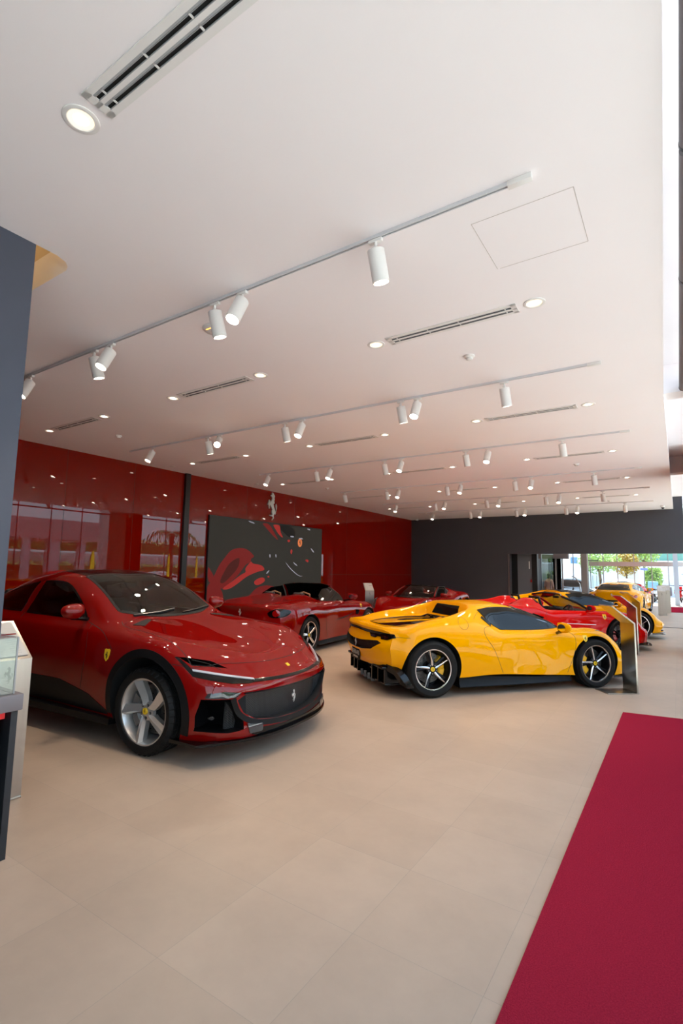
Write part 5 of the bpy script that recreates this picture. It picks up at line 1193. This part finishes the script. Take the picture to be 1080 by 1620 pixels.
# ================================================================= STEEL INFORMATION STANDS
def make_stand(hgt=.95, lean=.33, rise=.24, w=.30, card=True):
    """bent sheet: base plate towards -x, upright at x = 0, reading plate leaning to -x; width along y"""
    r_ = empty('information_stand'); th = .022; h = w / 2
    G().m(m_steel).bbox(-.44, .012, -h, h, 0, .012, .003).build('base_plate', r_)
    def sheet(pts, name, par):
        g = G().m(m_steel); g.prism(pts, -h, h, RX(PI / 2)); return g.build(name, par, smooth=25)
    sheet([(-th, .012), (0, .012), (0, hgt), (-th, hgt - .01)], 'upright', r_)
    L_ = math.hypot(lean, rise); nx, nz = -rise / L_, -lean / L_
    top = sheet([(-th, hgt - .01), (0, hgt), (-lean, hgt + rise), (-lean + nx * th * .8, hgt + rise + nz * th * .8)], 'reading_plate', r_)
    if card:
        M = Matrix(((-lean / L_, 0, rise / L_, 0), (0, -1, 0, 0), (rise / L_, 0, lean / L_, hgt), (0, 0, 0, 1)))
        G().m(mat('printed_card', rgb(190, 186, 182), .5)).box(.03, L_ - .02, -h + .02, h - .02, .002, .006, M).build('printed_card', top, smooth=0)
        g = G().m(mat('card_text', rgb(176, 172, 172), .6)); random.seed(3)
        for i in range(7):
            for c_ in (-1, 1):
                g.box(.06 + i * .022, .066 + i * .022, c_ * .06 - .04, c_ * .06 + random.uniform(.01, .04), .006, .0066, M)
        g.m(m_red).box(.25, .262, -.12, -.02, .006, .0068, M); g.build('card_print', top, smooth=0)
        g = G().m(mat('engraving', rgb(150, 144, 136), .45, metal=.8)); horse_mesh(g, .115, Matrix(((0, 0, 1, .0), (1, 0, 0, 0), (0, 1, 0, hgt - .10), (0, 0, 0, 1))), .0012); g.build('horse_engraving', r_, smooth=0)
    return r_
def put(o, x, y, rz): o.location = (x, y, 0); o.rotation_euler = (0, 0, rz); return o
st0 = make_stand(); put(st0, -.63, 8.32, R(39)); tag(st0, 'bent steel information stand in front of the nose of the yellow coupe', 'information stand', 'information stands')
for x, y, a, lb in ((-.84, 12.2, 39, 'bent steel information stand reflecting red, before the open bright red sports car'), (-.905, 14.6, 39, 'bent steel information stand before the yellow coupe with black roof'),
                    (-.62, 24.55, -86, 'steel information stand at the left of the far red carpet'), (-.50, 26.2, -86, 'farthest steel information stand, half hidden behind the one by the far carpet'),
                    (-8.5, 14.55, -45, 'steel information stand near the red wall between the two dark red roadsters'), (-3.92, 1.75, 0, 'steel information stand beside the display cabinet at the left edge')):
    o = copy_tree(st0); put(o, x, y, R(a)); o['label'] = lb; o['category'] = 'information stand'; o['group'] = 'information stands'

# ================================================================= DISPLAY CABINET, bottom left
cb = empty('display_cabinet', (-3.41, .95, 0))
m_cab = mat('cabinet_graphite', rgb(38, 40, 44), .45); g = G().m(m_cab)
g.box(-.22, .235, .50, .535, 0, .80); g.box(-.22, .235, -.535, -.50, 0, .80); g.box(-.22, -.18, -.50, .50, 0, .80); g.box(-.20, .20, -.50, .50, 0, .06); g.build('cabinet_body', cb, smooth=0)
G().m(m_grey).bbox(-.23, .27, -.56, .545, .80, .89, .006).build('countertop', cb)
G().m(mat('red_led', rgb(205, 12, 22), .3, emit=rgb(205, 12, 22), estr=.15)).box(-.2, .21, -.50, .48, .755, .80).build('red_band', cb, smooth=0)
d_ = G().m(mat('smoked_drawer', rgb(30, 24, 27), .12, coat=.8)); d_.bbox(-.18, .20, -.49, .455, .61, .74, .004); dd = d_.build('drawer', cb)
G().m(m_alu).lathe([(.013, 0), (.013, .03), (.011, .034), (0, .034)], 20, T(.20, .415, .645) @ RY(PI / 2)).build('drawer_knob', dd)
d2 = G().m(mat('cabinet_door', rgb(36, 38, 38), .5)).bbox(-.18, .20, -.49, .455, .07, .60, .004).build('cabinet_door', cb)
tag(cb, 'dark cabinet with grey countertop and bright red band at the lower left edge', 'cabinet')
vc = empty('glass_display_case', (-3.41, .95, .89)); m_case = glass_mat('case_glass', (.90, .95, .94, 1))
g = G().m(m_case)
for a in ((.235, .241, -.50, .505), (-.226, -.22, -.50, .505)): g.box(a[0], a[1], a[2], a[3], 0, .31)
g.box(-.22, .235, .499, .505, 0, .31); g.box(-.22, .235, -.505, -.499, 0, .31); g.box(-.226, .241, -.505, .505, .31, .316)
g.build('case_panes', vc, smooth=0)
for x in (-.223, .238):
    for y in (-.502, .502): G().m(m_alu).box(x - .004, x + .004, y - .004, y + .004, 0, .316).build('corner_post', vc, smooth=0)
tag(vc, 'clear glass display case standing on the grey countertop at the left edge', 'display case')

# ================================================================= BEYOND THE OPENING
m_doorg = mat('door_grey', rgb(112, 114, 120), .5); m_rev = mat('reveal_grey', rgb(150, 148, 152), .6)
struct(G().m(mat('black_reveal', rgb(16, 16, 17), .5)).box(-5.75, -5.42, 21.1, 21.3, 0, 2.75).build('wall_inner', smooth=0))
d1 = G().m(m_doorg).box(-5.42, -4.86, 21.08, 21.12, 0, 2.6).build('door_1', smooth=0); struct(d1)
G().m(m_white).box(-4.98, -4.94, 21.06, 21.08, 1.78, 2.08).build('door_sign', d1, smooth=0); G().m(m_tailred).bbox(-4.93, -4.87, 21.05, 21.08, 1.25, 1.36, .005).build('alarm_button', d1)
struct(G().m(mat('black_reveal', rgb(16, 16, 17), .5)).box(-4.86, -4.66, 21.05, 21.3, 0, 2.75).build('wall_inner_b', smooth=0))
m_soft = mat('soffit_mauve', rgb(150, 142, 146), .8)
struct(G().m(m_soft).box(-6.5, -4.45, 26.6, 26.9, 2.33, 3.3).build('wall_header', smooth=0))
struct(G().m(m_ceil).box(-6.6, XG + .2, YF + .25, YE - .2, 3.3, 3.5).build('ceiling_far', smooth=0))
struct(G().m(m_char).box(-6.8, -6.6, YF + .25, YE, 0, 3.5).build('wall_annex', smooth=0))
for i, (a, b) in enumerate(((-5.32, -5.18), (-5.16, -4.98), (-4.93, -4.74))):
    d = G().m(m_gloss).box(a * 1.005, b * 1.005, 26.5, 26.58, 0, 2.33).build('door_%d' % (i + 2), smooth=0); struct(d)
struct(G().m(m_rev).box(-5.01, -4.95, 26.4, 26.6, 0, 2.33).build('trim_10', smooth=0)); struct(G().m(m_rev).box(-4.72, -4.68, 26.4, 26.6, 0, 2.33).build('trim_11', smooth=0))
struct(G().m(mat('column_grey', rgb(158, 152, 152), .8)).box(-3.95, -3.68, 27.0, 27.5, 0, 3.3).build('trim_12', smooth=0))
for _i, (_x, _y) in enumerate(((-5.6, 24.6), (-3.2, 24.6), (-1.2, 24.6), (-4.2, 30.5), (-1.8, 30.5))):  # out-of-view downlights added to brighten the dark annex
    _o = copy_tree(pd); _o.location = (_x, _y, 3.3); tag(_o, 'unseen downlight added to light the annex beyond the wide opening, %s of five' % ords[min(_i, 5)], 'downlight', 'added annex lights')
    add_light('downlight_beam', 'SPOT', (_x, _y, 3.28), (0, 0, 0), 40, (1, 0.9, 0.78), 0.045, R(130))
# folded glass leaves with pull handles
def glass_leaf(x0, y0, x1, y1, h_, label, handle=True):
    L_ = math.hypot(x1 - x0, y1 - y0); o = empty('glass_door', (x0, y0, 0), math.atan2(y1 - y0, x1 - x0))
    G().m(m_glass).box(0, L_, -.006, .006, .02, h_).build('glass_pane', o, smooth=0)
    g = G().m(m_alu); g.box(0, L_, -.015, .015, 0, .05); g.box(0, L_, -.015, .015, h_ - .05, h_); g.box(0, .03, -.015, .015, 0, h_); g.build('door_rail', o, smooth=0)
    if handle: G().m(m_frame).tube([(L_ - .30, -.05, .55), (L_ - .30, -.05, 1.55), (L_ - .10, -.05, 1.55), (L_ - .10, -.05, .55)], .013, 6).build('door_handle', o)
    tag(o, label, 'glass door', 'open glass doors'); return o
glass_leaf(-5.05, 23.6, -4.72, 24.4, 2.5, 'open glass door leaf beside the grey service door')
glass_leaf(-3.95, 27.6, -3.2, 27.3, 2.3, 'glass door leaf beside the grey column in the far hall')
# far curtain wall
gx = [-6.6, -5.4, -4.45, -3.75, -3.0, -2.15, -1.28, -.48, XG]
for i, (a, b) in enumerate(zip(gx, gx[1:])):
    w = G().m(m_glass).box(a + .02, b - .02, YE, YE + .012, .02, 3.3).build('window_%d' % (40 + i), smooth=0); struct(w)
    G().m(m_rev).box(a - .02, a + .02, YE - .03, YE + .05, 0, 3.3).build('window_frame', w, smooth=0)
struct(G().m(mat('beam_grey', rgb(176, 168, 164), .7)).box(-4.5, XG + .3, YE - .12, YE + .1, 2.10, 2.36).build('trim_13', smooth=0))
struct(G().m(mat('column_blue', rgb(186, 200, 214), .7)).box(-.24, -.02, YE - .6, YE - .4, 0, 3.3).build('trim_14', smooth=0))
for i, y in enumerate([21.7, 22.9, 24.1, 25.3, 26.5, 27.7, 28.9, 30.1, 31.3, 32.5]):
    w = G().m(m_glass).box(XG + .03, XG + .04, y + .02, y + 1.18, .02, 3.3).build('window_%d' % (60 + i), smooth=0); struct(w)
    G().m(m_frame).box(XG + .02, XG + .06, y - .015, y + .015, 0, 3.3).build('window_frame', w, smooth=0)
# handrail and floor track
hr = G().m(m_steel_e); hr.tube([(-4.05, 25.0, 1.5), (-3.88, 25.0, 1.42), (-3.72, 25.0, 1.15), (-3.70, 25.0, 0)], .022, 8); o = hr.build('handrail'); tag(o, 'pale bent metal handrail beside the grey column', 'handrail')
o = G().m(m_black).box(-.85, .2, 19.02, 19.06, 0, .012).build('floor_track'); tag(o, 'thin dark floor track crossing the pale floor at the right', 'floor track')

# person seen from behind: pink shirt, dark hair
def person(x, y, rz, scale):
    root = empty('person', (x, y, 0), rz); root.scale = (scale,) * 3
    V = [(0, 0, .98), (0, 0, 1.12), (0, .01, 1.30), (0, .0, 1.46), (0, .0, 1.53), (0, -.01, 1.62), (0, -.015, 1.72),
         (.10, 0, .94), (.11, -.01, .52), (.11, .02, .10), (.12, -.09, .04), (-.10, 0, .94), (-.11, .02, .52), (-.11, .06, .10), (-.12, -.05, .04),
         (.18, 0, 1.42), (.23, .02, 1.16), (.22, -.07, .93), (.215, -.1, .86), (-.18, 0, 1.42), (-.23, .02, 1.16), (-.22, -.05, .92), (-.215, -.08, .85)]
    E_ = [(0, 1), (1, 2), (2, 3), (3, 4), (4, 5), (5, 6), (0, 7), (7, 8), (8, 9), (9, 10), (0, 11), (11, 12), (12, 13), (13, 14), (3, 15), (15, 16), (16, 17), (17, 18), (3, 19), (19, 20), (20, 21), (21, 22)]
    rad = [.15, .135, .15, .11, .055, .085, .07, .085, .06, .042, .035, .085, .06, .042, .035, .055, .042, .03, .03, .055, .042, .03, .03]
    me = bpy.data.meshes.new('body'); me.from_pydata(V, E_, []); o = bpy.data.objects.new('body', me); C.objects.link(o)
    sk = o.modifiers.new('s', 'SKIN'); sb = o.modifiers.new('u', 'SUBSURF'); sb.levels = 2; sb.render_levels = 2
    for i, v in enumerate(me.skin_vertices[0].data): v.radius = (rad[i] * (1.15 if i < 4 else 1), rad[i] * (.72 if i < 4 else 1)); v.use_root = i == 0
    dg = bpy.context.evaluated_depsgraph_get(); nm = bpy.data.meshes.new_from_object(o.evaluated_get(dg)); o.modifiers.clear(); o.data = nm
    shirt = mat('shirt_pink', rgb(216, 166, 160), .8); skin = mat('skin', rgb(176, 122, 96), .6); tr_ = mat('trousers_dark', rgb(34, 34, 42), .8)
    for m_ in (skin, shirt, tr_): nm.materials.append(m_)
    for p in nm.polygons:
        z = p.center.z; x_ = abs(p.center.x); p.material_index = 1 if (.88 < z < 1.5 and (x_ < .17 or z > 1.12)) else (2 if .1 < z <= .88 and x_ < .17 else 0)
        p.use_smooth = True
    o.parent = root
    g = G().m(mat('hair_dark', rgb(28, 22, 20), .6)); g.sphere((0, .015, 1.70), .098, .108, .115, 16); g.sphere((0, .06, 1.62), .085, .06, .09, 14); g.build('hair', root)
    for sx in (-1, 1):       # five separate fingers on each hand
        for f_, (ox, l_) in enumerate(((-.025, .06), (-.01, .075), (.005, .08), (.02, .07))):
            G().m(skin).tube([(sx * .216, -.10 + ox, .84), (sx * .216, -.105 + ox, .84 - l_ * .5), (sx * .206, -.105 + ox, .84 - l_)], [.009, .008, .006], 6).build('finger', root)
        G().m(skin).tube([(sx * .205, -.125, .86), (sx * .19, -.15, .83), (sx * .188, -.152, .80)], [.01, .009, .007], 6).build('thumb', root)
        G().m(m_black).bbox(sx * .115 - .045, sx * .115 + .045, -.17, .07, 0, .06, .02).build('shoe', root)
    tag(root, 'person in a pink shirt standing by the far glass doors, seen from behind', 'person')
    return root
person(-5.0, 24.9, R(160), .90)

# ================================================================= OUTSIDE
m_leaf = mat('leaves', rgb(150, 176, 92), .7, noise_amt=.5, nscale=3); m_leafd = mat('leaves_dark', rgb(96, 122, 66), .7, noise_amt=.5, nscale=3); m_bark = mat('bark', rgb(120, 98, 78), .9, noise_amt=.3, nscale=12, bump=.5)
def crown(g, c, r, n, size, seed):
    rn = random.Random(seed)
    for _ in range(n):
        d = Vector((rn.gauss(0, 1), rn.gauss(0, 1), rn.gauss(0, .8))).normalized() * (rn.random() ** .45); p = Vector(c) + Vector((d.x * r[0], d.y * r[1], d.z * r[2]))
        a = Vector((rn.uniform(-1, 1), rn.uniform(-1, 1), rn.uniform(-1, 1))).normalized(); b = a.cross(Vector((rn.uniform(-1, 1), rn.uniform(-1, 1), 1))).normalized(); s_ = size * .62 * rn.uniform(.6, 1.3)
        g.add([p - a * s_, p + b * s_ * .5, p + a * s_, p - b * s_ * .5], [(0, 1, 2, 3)])
def tree(x, y, hgt, r, seed, label, leaf=None, n=2200, z0=-.06):
    t = empty('tree', (x, y, z0)); rn = random.Random(seed); g = G().m(m_bark)
    g.tube([(0, 0, 0), (.05, .03, hgt * .35), (-.03, 0, hgt * .6)], [r * .09, r * .07, r * .05], 8)
    for k_ in range(5): a = k_ * 1.3; g.tube([(-.01, 0, hgt * .5), (math.cos(a) * r * .3, math.sin(a) * r * .3, hgt * .68), (math.cos(a) * r * .6, math.sin(a) * r * .6, hgt * .8)], [r * .04, r * .03, r * .015], 6)
    g.build('trunk', t); g = G().m(leaf or m_leaf); crown(g, (0, 0, hgt * .74), (r, r, hgt * .28), n, .16, seed); g.build('foliage', t, smooth=0, weld=False, recalc=False)
    tag(t, label, 'tree', 'trees outside'); return t
tree(-4.9, 42, 3.6, 1.5, 1, 'leafy green tree outside, left of the grey column'); tree(-3.4, 45.0, 3.4, 1.0, 2, 'small autumn-tinted tree beyond the far glass', mat('leaves_orange', rgb(170, 140, 50), .7, noise_amt=.5, nscale=3))
tree(-2.4, 49.5, 4.9, 1.3, 3, 'taller green tree with dark trunk beyond the far glass'); tree(-4.6, 55.5, 6.8, 2.0, 5, 'tall tree rising above the beam of the far glass wall', m_leafd)
tree(.6, 58, 8.5, 3.2, 6, 'broad tree at the right rising above the beam', m_leafd, 3500)
def hedge(x0, x1, y0, y1, z0, z1, label, n, seed, leaf=None):
    g = G().m(m_leafd).box(x0 + .1, x1 - .1, y0 + .1, y1 - .1, z0, z1 - .1); g.m(leaf or m_leaf); rn = random.Random(seed)
    for _ in range(n):
        p = Vector((rn.uniform(x0, x1), rn.uniform(y0, y1), rn.uniform(z0, z1))); k_ = rn.choice((0, 1, 2))
        if k_ == 0: p.x = rn.choice((x0, x1)) + rn.uniform(-.08, .08)
        elif k_ == 1: p.y = rn.choice((y0, y1)) + rn.uniform(-.08, .08)
        else: p.z = z1 + rn.uniform(-.1, .1)
        a = Vector((rn.uniform(-1, 1), rn.uniform(-1, 1), rn.uniform(-1, 1))).normalized(); b = a.orthogonal().normalized(); s_ = rn.uniform(.07, .16); g.add([p - a * s_, p + b * s_ * .5, p + a * s_, p - b * s_ * .5], [(0, 1, 2, 3)])
    o = g.build('hedge', None, smooth=0, weld=False, recalc=False); tag(o, label, 'hedge'); return o
hedge(-2.0, -1.1, 43.6, 44.4, -.06, 2.0, 'light green hedge beyond the far glass, right of the yellow grand tourer', 900, 8)
# white building with windows, boundary wall with ramp, street sign
m_bw = mat('facade_white', rgb(226, 226, 228), .8); m_blue = mat('stripe_blue', rgb(120, 170, 210), .6); m_teal = mat('roof_teal', rgb(110, 160, 150), .7)
b = empty('white_building', (-6, 70, 0)); G().m(m_bw).box(-6, 3.5, 0, 4, -.1, 7).build('wall', b, smooth=0)
for i in range(6): f_ = G().m(mat('window_blue', rgb(90, 130, 165), .1)).box(-5.4 + i * 1.4, -4.6 + i * 1.4, -.05, 0, 2.9, 3.7).build('window', b, smooth=0)
g = G().m(mat('sign_grey', rgb(110, 118, 128), .6)); font_mesh(g, 'hnenl', 1.05, T(-.75, -.05, 5.0) @ RX(PI / 2), .03, 0, -1.0); g.build('sign_lettering', b, smooth=0)
tag(b, 'white building with small blue windows and grey lettering far outside', 'building')
b = empty('long_building', (-1, 62, 0)); G().m(m_bw).box(-1.5, 14, 0, 6, -.1, 3.1).build('wall', b, smooth=0); G().m(m_blue).box(-1.5, 14, -.06, 0, 2.55, 2.72).build('blue_stripe', b, smooth=0); G().m(m_teal).box(-2.2, 14, .3, 6, 3.1, 4.6).build('roof', b, smooth=0)
G().m(mat('window_dark', rgb(70, 84, 104), .2)).box(1.2, 2.6, -.05, 0, 1.2, 1.75).build('window', b, smooth=0)
tag(b, 'long low white building with blue stripe and teal roof outside', 'building')
w_ = G().m(mat('wall_lavender', rgb(206, 208, 222), .8)).prism([(-3.0, 0), (-2.35, 1.15), (-1.75, 1.75), (3, 1.75), (3, 0)], 0, .2, T(0, 47, -.06) @ RX(PI / 2)).build('boundary_wall', smooth=0); tag(w_, 'pale lavender boundary wall with sloped left end outside', 'wall')
w_ = G().m(m_bw).box(-4.4, -2.6, 46, 46.2, -.06, 1.9).build('garden_wall', smooth=0); tag(w_, 'white garden wall behind the small trees outside', 'wall')
s_ = empty('street_sign', (-1.95, 40, -.06)); G().m(m_frame).tube([(0, 0, 0), (0, 0, 2.3)], .03, 8).build('post', s_); G().m(mat('sign_blue', rgb(120, 130, 190), .5)).box(-.22, .22, -.04, -.03, 1.98, 2.12).build('sign_panel', s_, smooth=0); tag(s_, 'small blue street sign on a post beyond the far glass', 'street sign')
o = G().m(m_carp).box(-1.4, .3, 35.0, 35.2, -.06, -.04).build('red_edge_strip', smooth=0); tag(o, 'thin red strip on the paving just outside the far glass', 'floor strip')

# motorcycles
def motorbike(x, y, rz, col, label, box=False):
    t = empty('motorcycle', (x, y, -.06), rz)
    for cx_ in (-.62, .62):
        M = T(cx_, 0, .29) @ RX(PI / 2); w = G().m(m_tyre); w.tube([(.25 * math.cos(a), .25 * math.sin(a), 0) for a in [2 * PI * i / 24 for i in range(24)]], .045, 8, M, closed=True)
        w.m(m_alu)
        for i in range(6): a = PI * i / 3; w.tube([(0, 0, 0), (.23 * math.cos(a), .23 * math.sin(a), 0)], .008, 5, M)
        w.cyl(.05, -.05, .05, 14, M); w.build('wheel', t)
    g = G().m(col); g.bbox(-.85, -.1, -.11, .11, .52, .74, .06); g.bbox(-.2, .25, -.13, .13, .30, .42, .04); g.bbox(.28, .52, -.17, .17, .38, .98, .06); g.build('fairing', t)
    G().m(m_black).bbox(-.78, -.02, -.12, .12, .73, .82, .04).build('seat', t)
    g = G().m(m_alu); g.tube([(.62, .06, .3), (.42, .06, 1.0)], .02, 6); g.tube([(.62, -.06, .3), (.42, -.06, 1.0)], .02, 6); g.build('fork', t)
    G().m(m_black).tube([(.30, .34, 1.03), (.42, .12, 1.05), (.42, -.12, 1.05), (.30, -.34, 1.03)], .016, 6).build('handlebar', t)
    G().m(m_lampw).sphere((.5, 0, .90), .07, .09, .07, 12).build('headlamp', t)
    if box: G().m(m_blue).bbox(-.95, -.5, -.24, .24, .84, 1.28, .03).build('delivery_box', t)
    tag(t, label, 'motorcycle', 'parked motorcycles'); return t
mb = [(-1.55, 38.6, 70, m_redb, 'red motorcycle parked outside beside the blue box bike', False), (-1.25, 38.0, 80, mat('bike_white', rgb(210, 210, 214), .3), 'white motorcycle with a big blue box behind its seat', True), (-.62, 37.6, 85, mat('bike_grey', rgb(120, 120, 124), .3), 'grey motorcycle just right of the two farthest stands', False),
      (-.05, 38.2, 80, m_redb, 'red motorcycle by the pale blue column', False), (.25, 37.8, 85, mat('bike_white', rgb(210, 210, 214), .3), 'white motorcycle at the right edge outside', False)]
for a in mb: motorbike(a[0], a[1], R(a[2]), a[3], a[4], a[5])

# parked saloons, simple lofted bodies
def saloon(x, y, rz, col, label):
    sp = dict(PURO); f = lambda z: .10 + (z - .17) * .93; sp['N'] = 50; sp['rails'] = [(t_, [(a, f(z)) for a, z in z_], h_) for t_, z_, h_ in PURO['rails']]
    root = empty('parked_car', (x, y, -.06), rz); c = Car(sp); c.body('body', col, root, cuts=True, nseg=3); arches(c, [(.95, .40, .34, .6), (3.95, .40, .34, .6)]); c.finish()
    for v in 'RL': c.patch('side_window', v, [(1.95, 1.02), (2.5, 1.35), (3.2, 1.38), (4.1, 1.22), (3.4, 1.05)], .003, m_tint, root, d=.12)
    c.patch('windscreen', 'T', [(1.66, .0), (1.8, .6), (2.42, .5), (2.38, 0), (2.42, -.5), (1.8, -.6)], .003, m_tint, root, d=.12); c.patch('rear_window', 'T', [(3.9, -.45), (3.9, .45), (4.55, .4), (4.55, -.4)], .003, m_tint, root, d=.12)
    w = G().m(m_tyre).lathe([(.2, -.11), (.31, -.12), (.33, -.1), (.33, .1), (.31, .12), (.2, .11)], 28, RX(PI / 2)); w.m(m_rimsil).lathe([(.21, .1), (.2, .07), (.05, .09), (0, .09)], 28, RX(PI / 2)); w.m(m_rimsil).lathe([(.21, -.1), (.2, -.07), (.05, -.09), (0, -.09)], 28, RX(PI / 2))
    w0 = w.build('wheel', root); w0.location = loc3(.95, .86, .33)
    for s__, t__ in ((.95, -.86), (3.95, .86), (3.95, -.86)):
        q = w0.copy(); C.objects.link(q); q.location = loc3(s__, t__, .33)
    for t__ in (.62, -.62): G().m(m_lampg).sphere(loc3(.16, t__, .62), .06, .16, .05, 10).build('headlamp', root)
    tag(root, label, 'car', 'cars parked outside'); return root
m_silver = paint('paint_silver', rgb(190, 194, 200)); m_blk = paint('paint_black', rgb(14, 16, 22)); m_navy = paint('paint_blue', rgb(40, 70, 120))
saloon(-4.5, 28.9, R(-75), m_blk, 'black car with sloping bonnet seen left of the grey column')
saloon(-5.6, 39, R(10), m_navy, 'dark blue car parked outside the left far glass')
saloon(-3.5, 43.2, R(95), m_silver, 'silver car parked beyond the glass door handle')
# street side seen mirrored in the red wall
saloon(7.5, 11.5, R(95), m_silver, 'silver car parked in the street beside the glass front, nearest the camera'); saloon(7.0, 22.5, R(80), m_silver, 'silver car parked in the street between the palms'); saloon(7.6, 28.2, R(92), m_navy, 'blue car parked farthest along the street'); saloon(7.4, 17.0, R(85), m_redb, 'red car parked in the street behind the middle yellow flag')
cn = empty('car_park_canopy', (9.2, 12, 0)); m_pink = mat('canopy_render', rgb(206, 176, 172), .85)
G().m(m_pink).box(0, 4.2, -14, 5.6, 3.05, 4.15).build('canopy_slab', cn, smooth=0)
for y in (-12, -8.5, -5, -1.5, 1.4): G().m(m_bw).cyl(.22, -.06, 3.05, 20, T(.4, y, 0)).build('column', cn)
G().m(m_bw).box(.2, .9, 2.6, 3.1, -.06, 3.05).build('column', cn, smooth=0); G().m(m_bw).box(.2, .7, 4.3, 4.6, -.06, 3.05).build('column', cn, smooth=0)
tag(cn, 'pinkish car park canopy on white columns across the street', 'canopy')
G_b = G().m(m_bw).box(24, 34, -10, 18, -.1, 8); o = G_b.build('street_building', smooth=0); tag(o, 'tall pale building across the street', 'building')
hedge(13.4, 14.3, -8, 40, 0, 1.7, 'long clipped hedge across the street', 5200, 11); hedge(14.7, 15.5, -8, 40, 2.58, 3.5, 'upper hedge on the terrace across the street', 5200, 12)
o = G().m(m_bw).box(14.62, 15.6, -8, 40, -.06, 2.42).build('terrace_wall', smooth=0); tag(o, 'long white terrace wall across the street', 'wall')
def palm(x, y, hgt, seed, label):
    t = empty('palm_tree', (x, y, -.06)); G().m(m_bark).tube([(0, 0, 0), (.06, 0, hgt * .5), (0, 0, hgt)], [.24, .19, .17], 12).build('trunk', t)
    g = G().m(m_leafd); rn = random.Random(seed)
    for k_ in range(16):
        a = 2 * PI * k_ / 16 + rn.uniform(-.1, .1); pr = None
        for q in range(9):
            u = q / 8; r_ = 2.0 * u; z = hgt + .55 * math.sin(u * 2.2) - 1.5 * u * u; p = Vector((math.cos(a) * r_, math.sin(a) * r_, z))
            if pr is not None:
                sd = Vector((-math.sin(a), math.cos(a), 0))
                for s__ in (-1, 1): g.add([pr, pr.lerp(p, .4), pr.lerp(p, .7) + sd * s__ * .38 * (1 - u * .6) - Vector((0, 0, .28))], [(0, 1, 2)])
            pr = p
    g.build('fronds', t, smooth=0, weld=False, recalc=False); tag(t, label, 'palm tree', 'street palms'); return t
for i, y in enumerate((19.4, 24.0, 28.6)): palm(5.2, y, 3.6, i, 'palm tree by the street, %s from the camera' % ords[i])
def flag(x, y, label):
    t = empty('feather_flag', (x, y, -.06), R(-35)); G().m(m_black).tube([(0, 0, 0), (0, 0, 1.5), (0, .03, 2.1), (0, .18, 2.38), (0, .34, 2.42)], .014, 8).build('pole', t)
    P_ = [(.02, .55), (.02, 1.5), (.05, 2.1), (.18, 2.36), (.32, 2.38), (.42, 2.05), (.46, 1.4), (.44, .7)]
    G().m(mat('flag_yellow', rgb(255, 226, 10), .7)).prism(P_, -.004, .004, Matrix(((0, 0, 1, 0), (1, 0, 0, 0), (0, 1, 0, 0), (0, 0, 0, 1)))).build('banner', t, smooth=0); G().m(m_black).cyl(.2, 0, .05, 20).build('base', t)
    tag(t, label, 'flag', 'yellow feather flags'); return t
flag(2.9, 13.15, 'yellow feather flag outside the glass front, nearest the camera'); flag(2.9, 17.4, 'yellow feather flag outside the glass front, middle of three'); flag(2.9, 19.3, 'yellow feather flag outside the glass front, farthest of three')
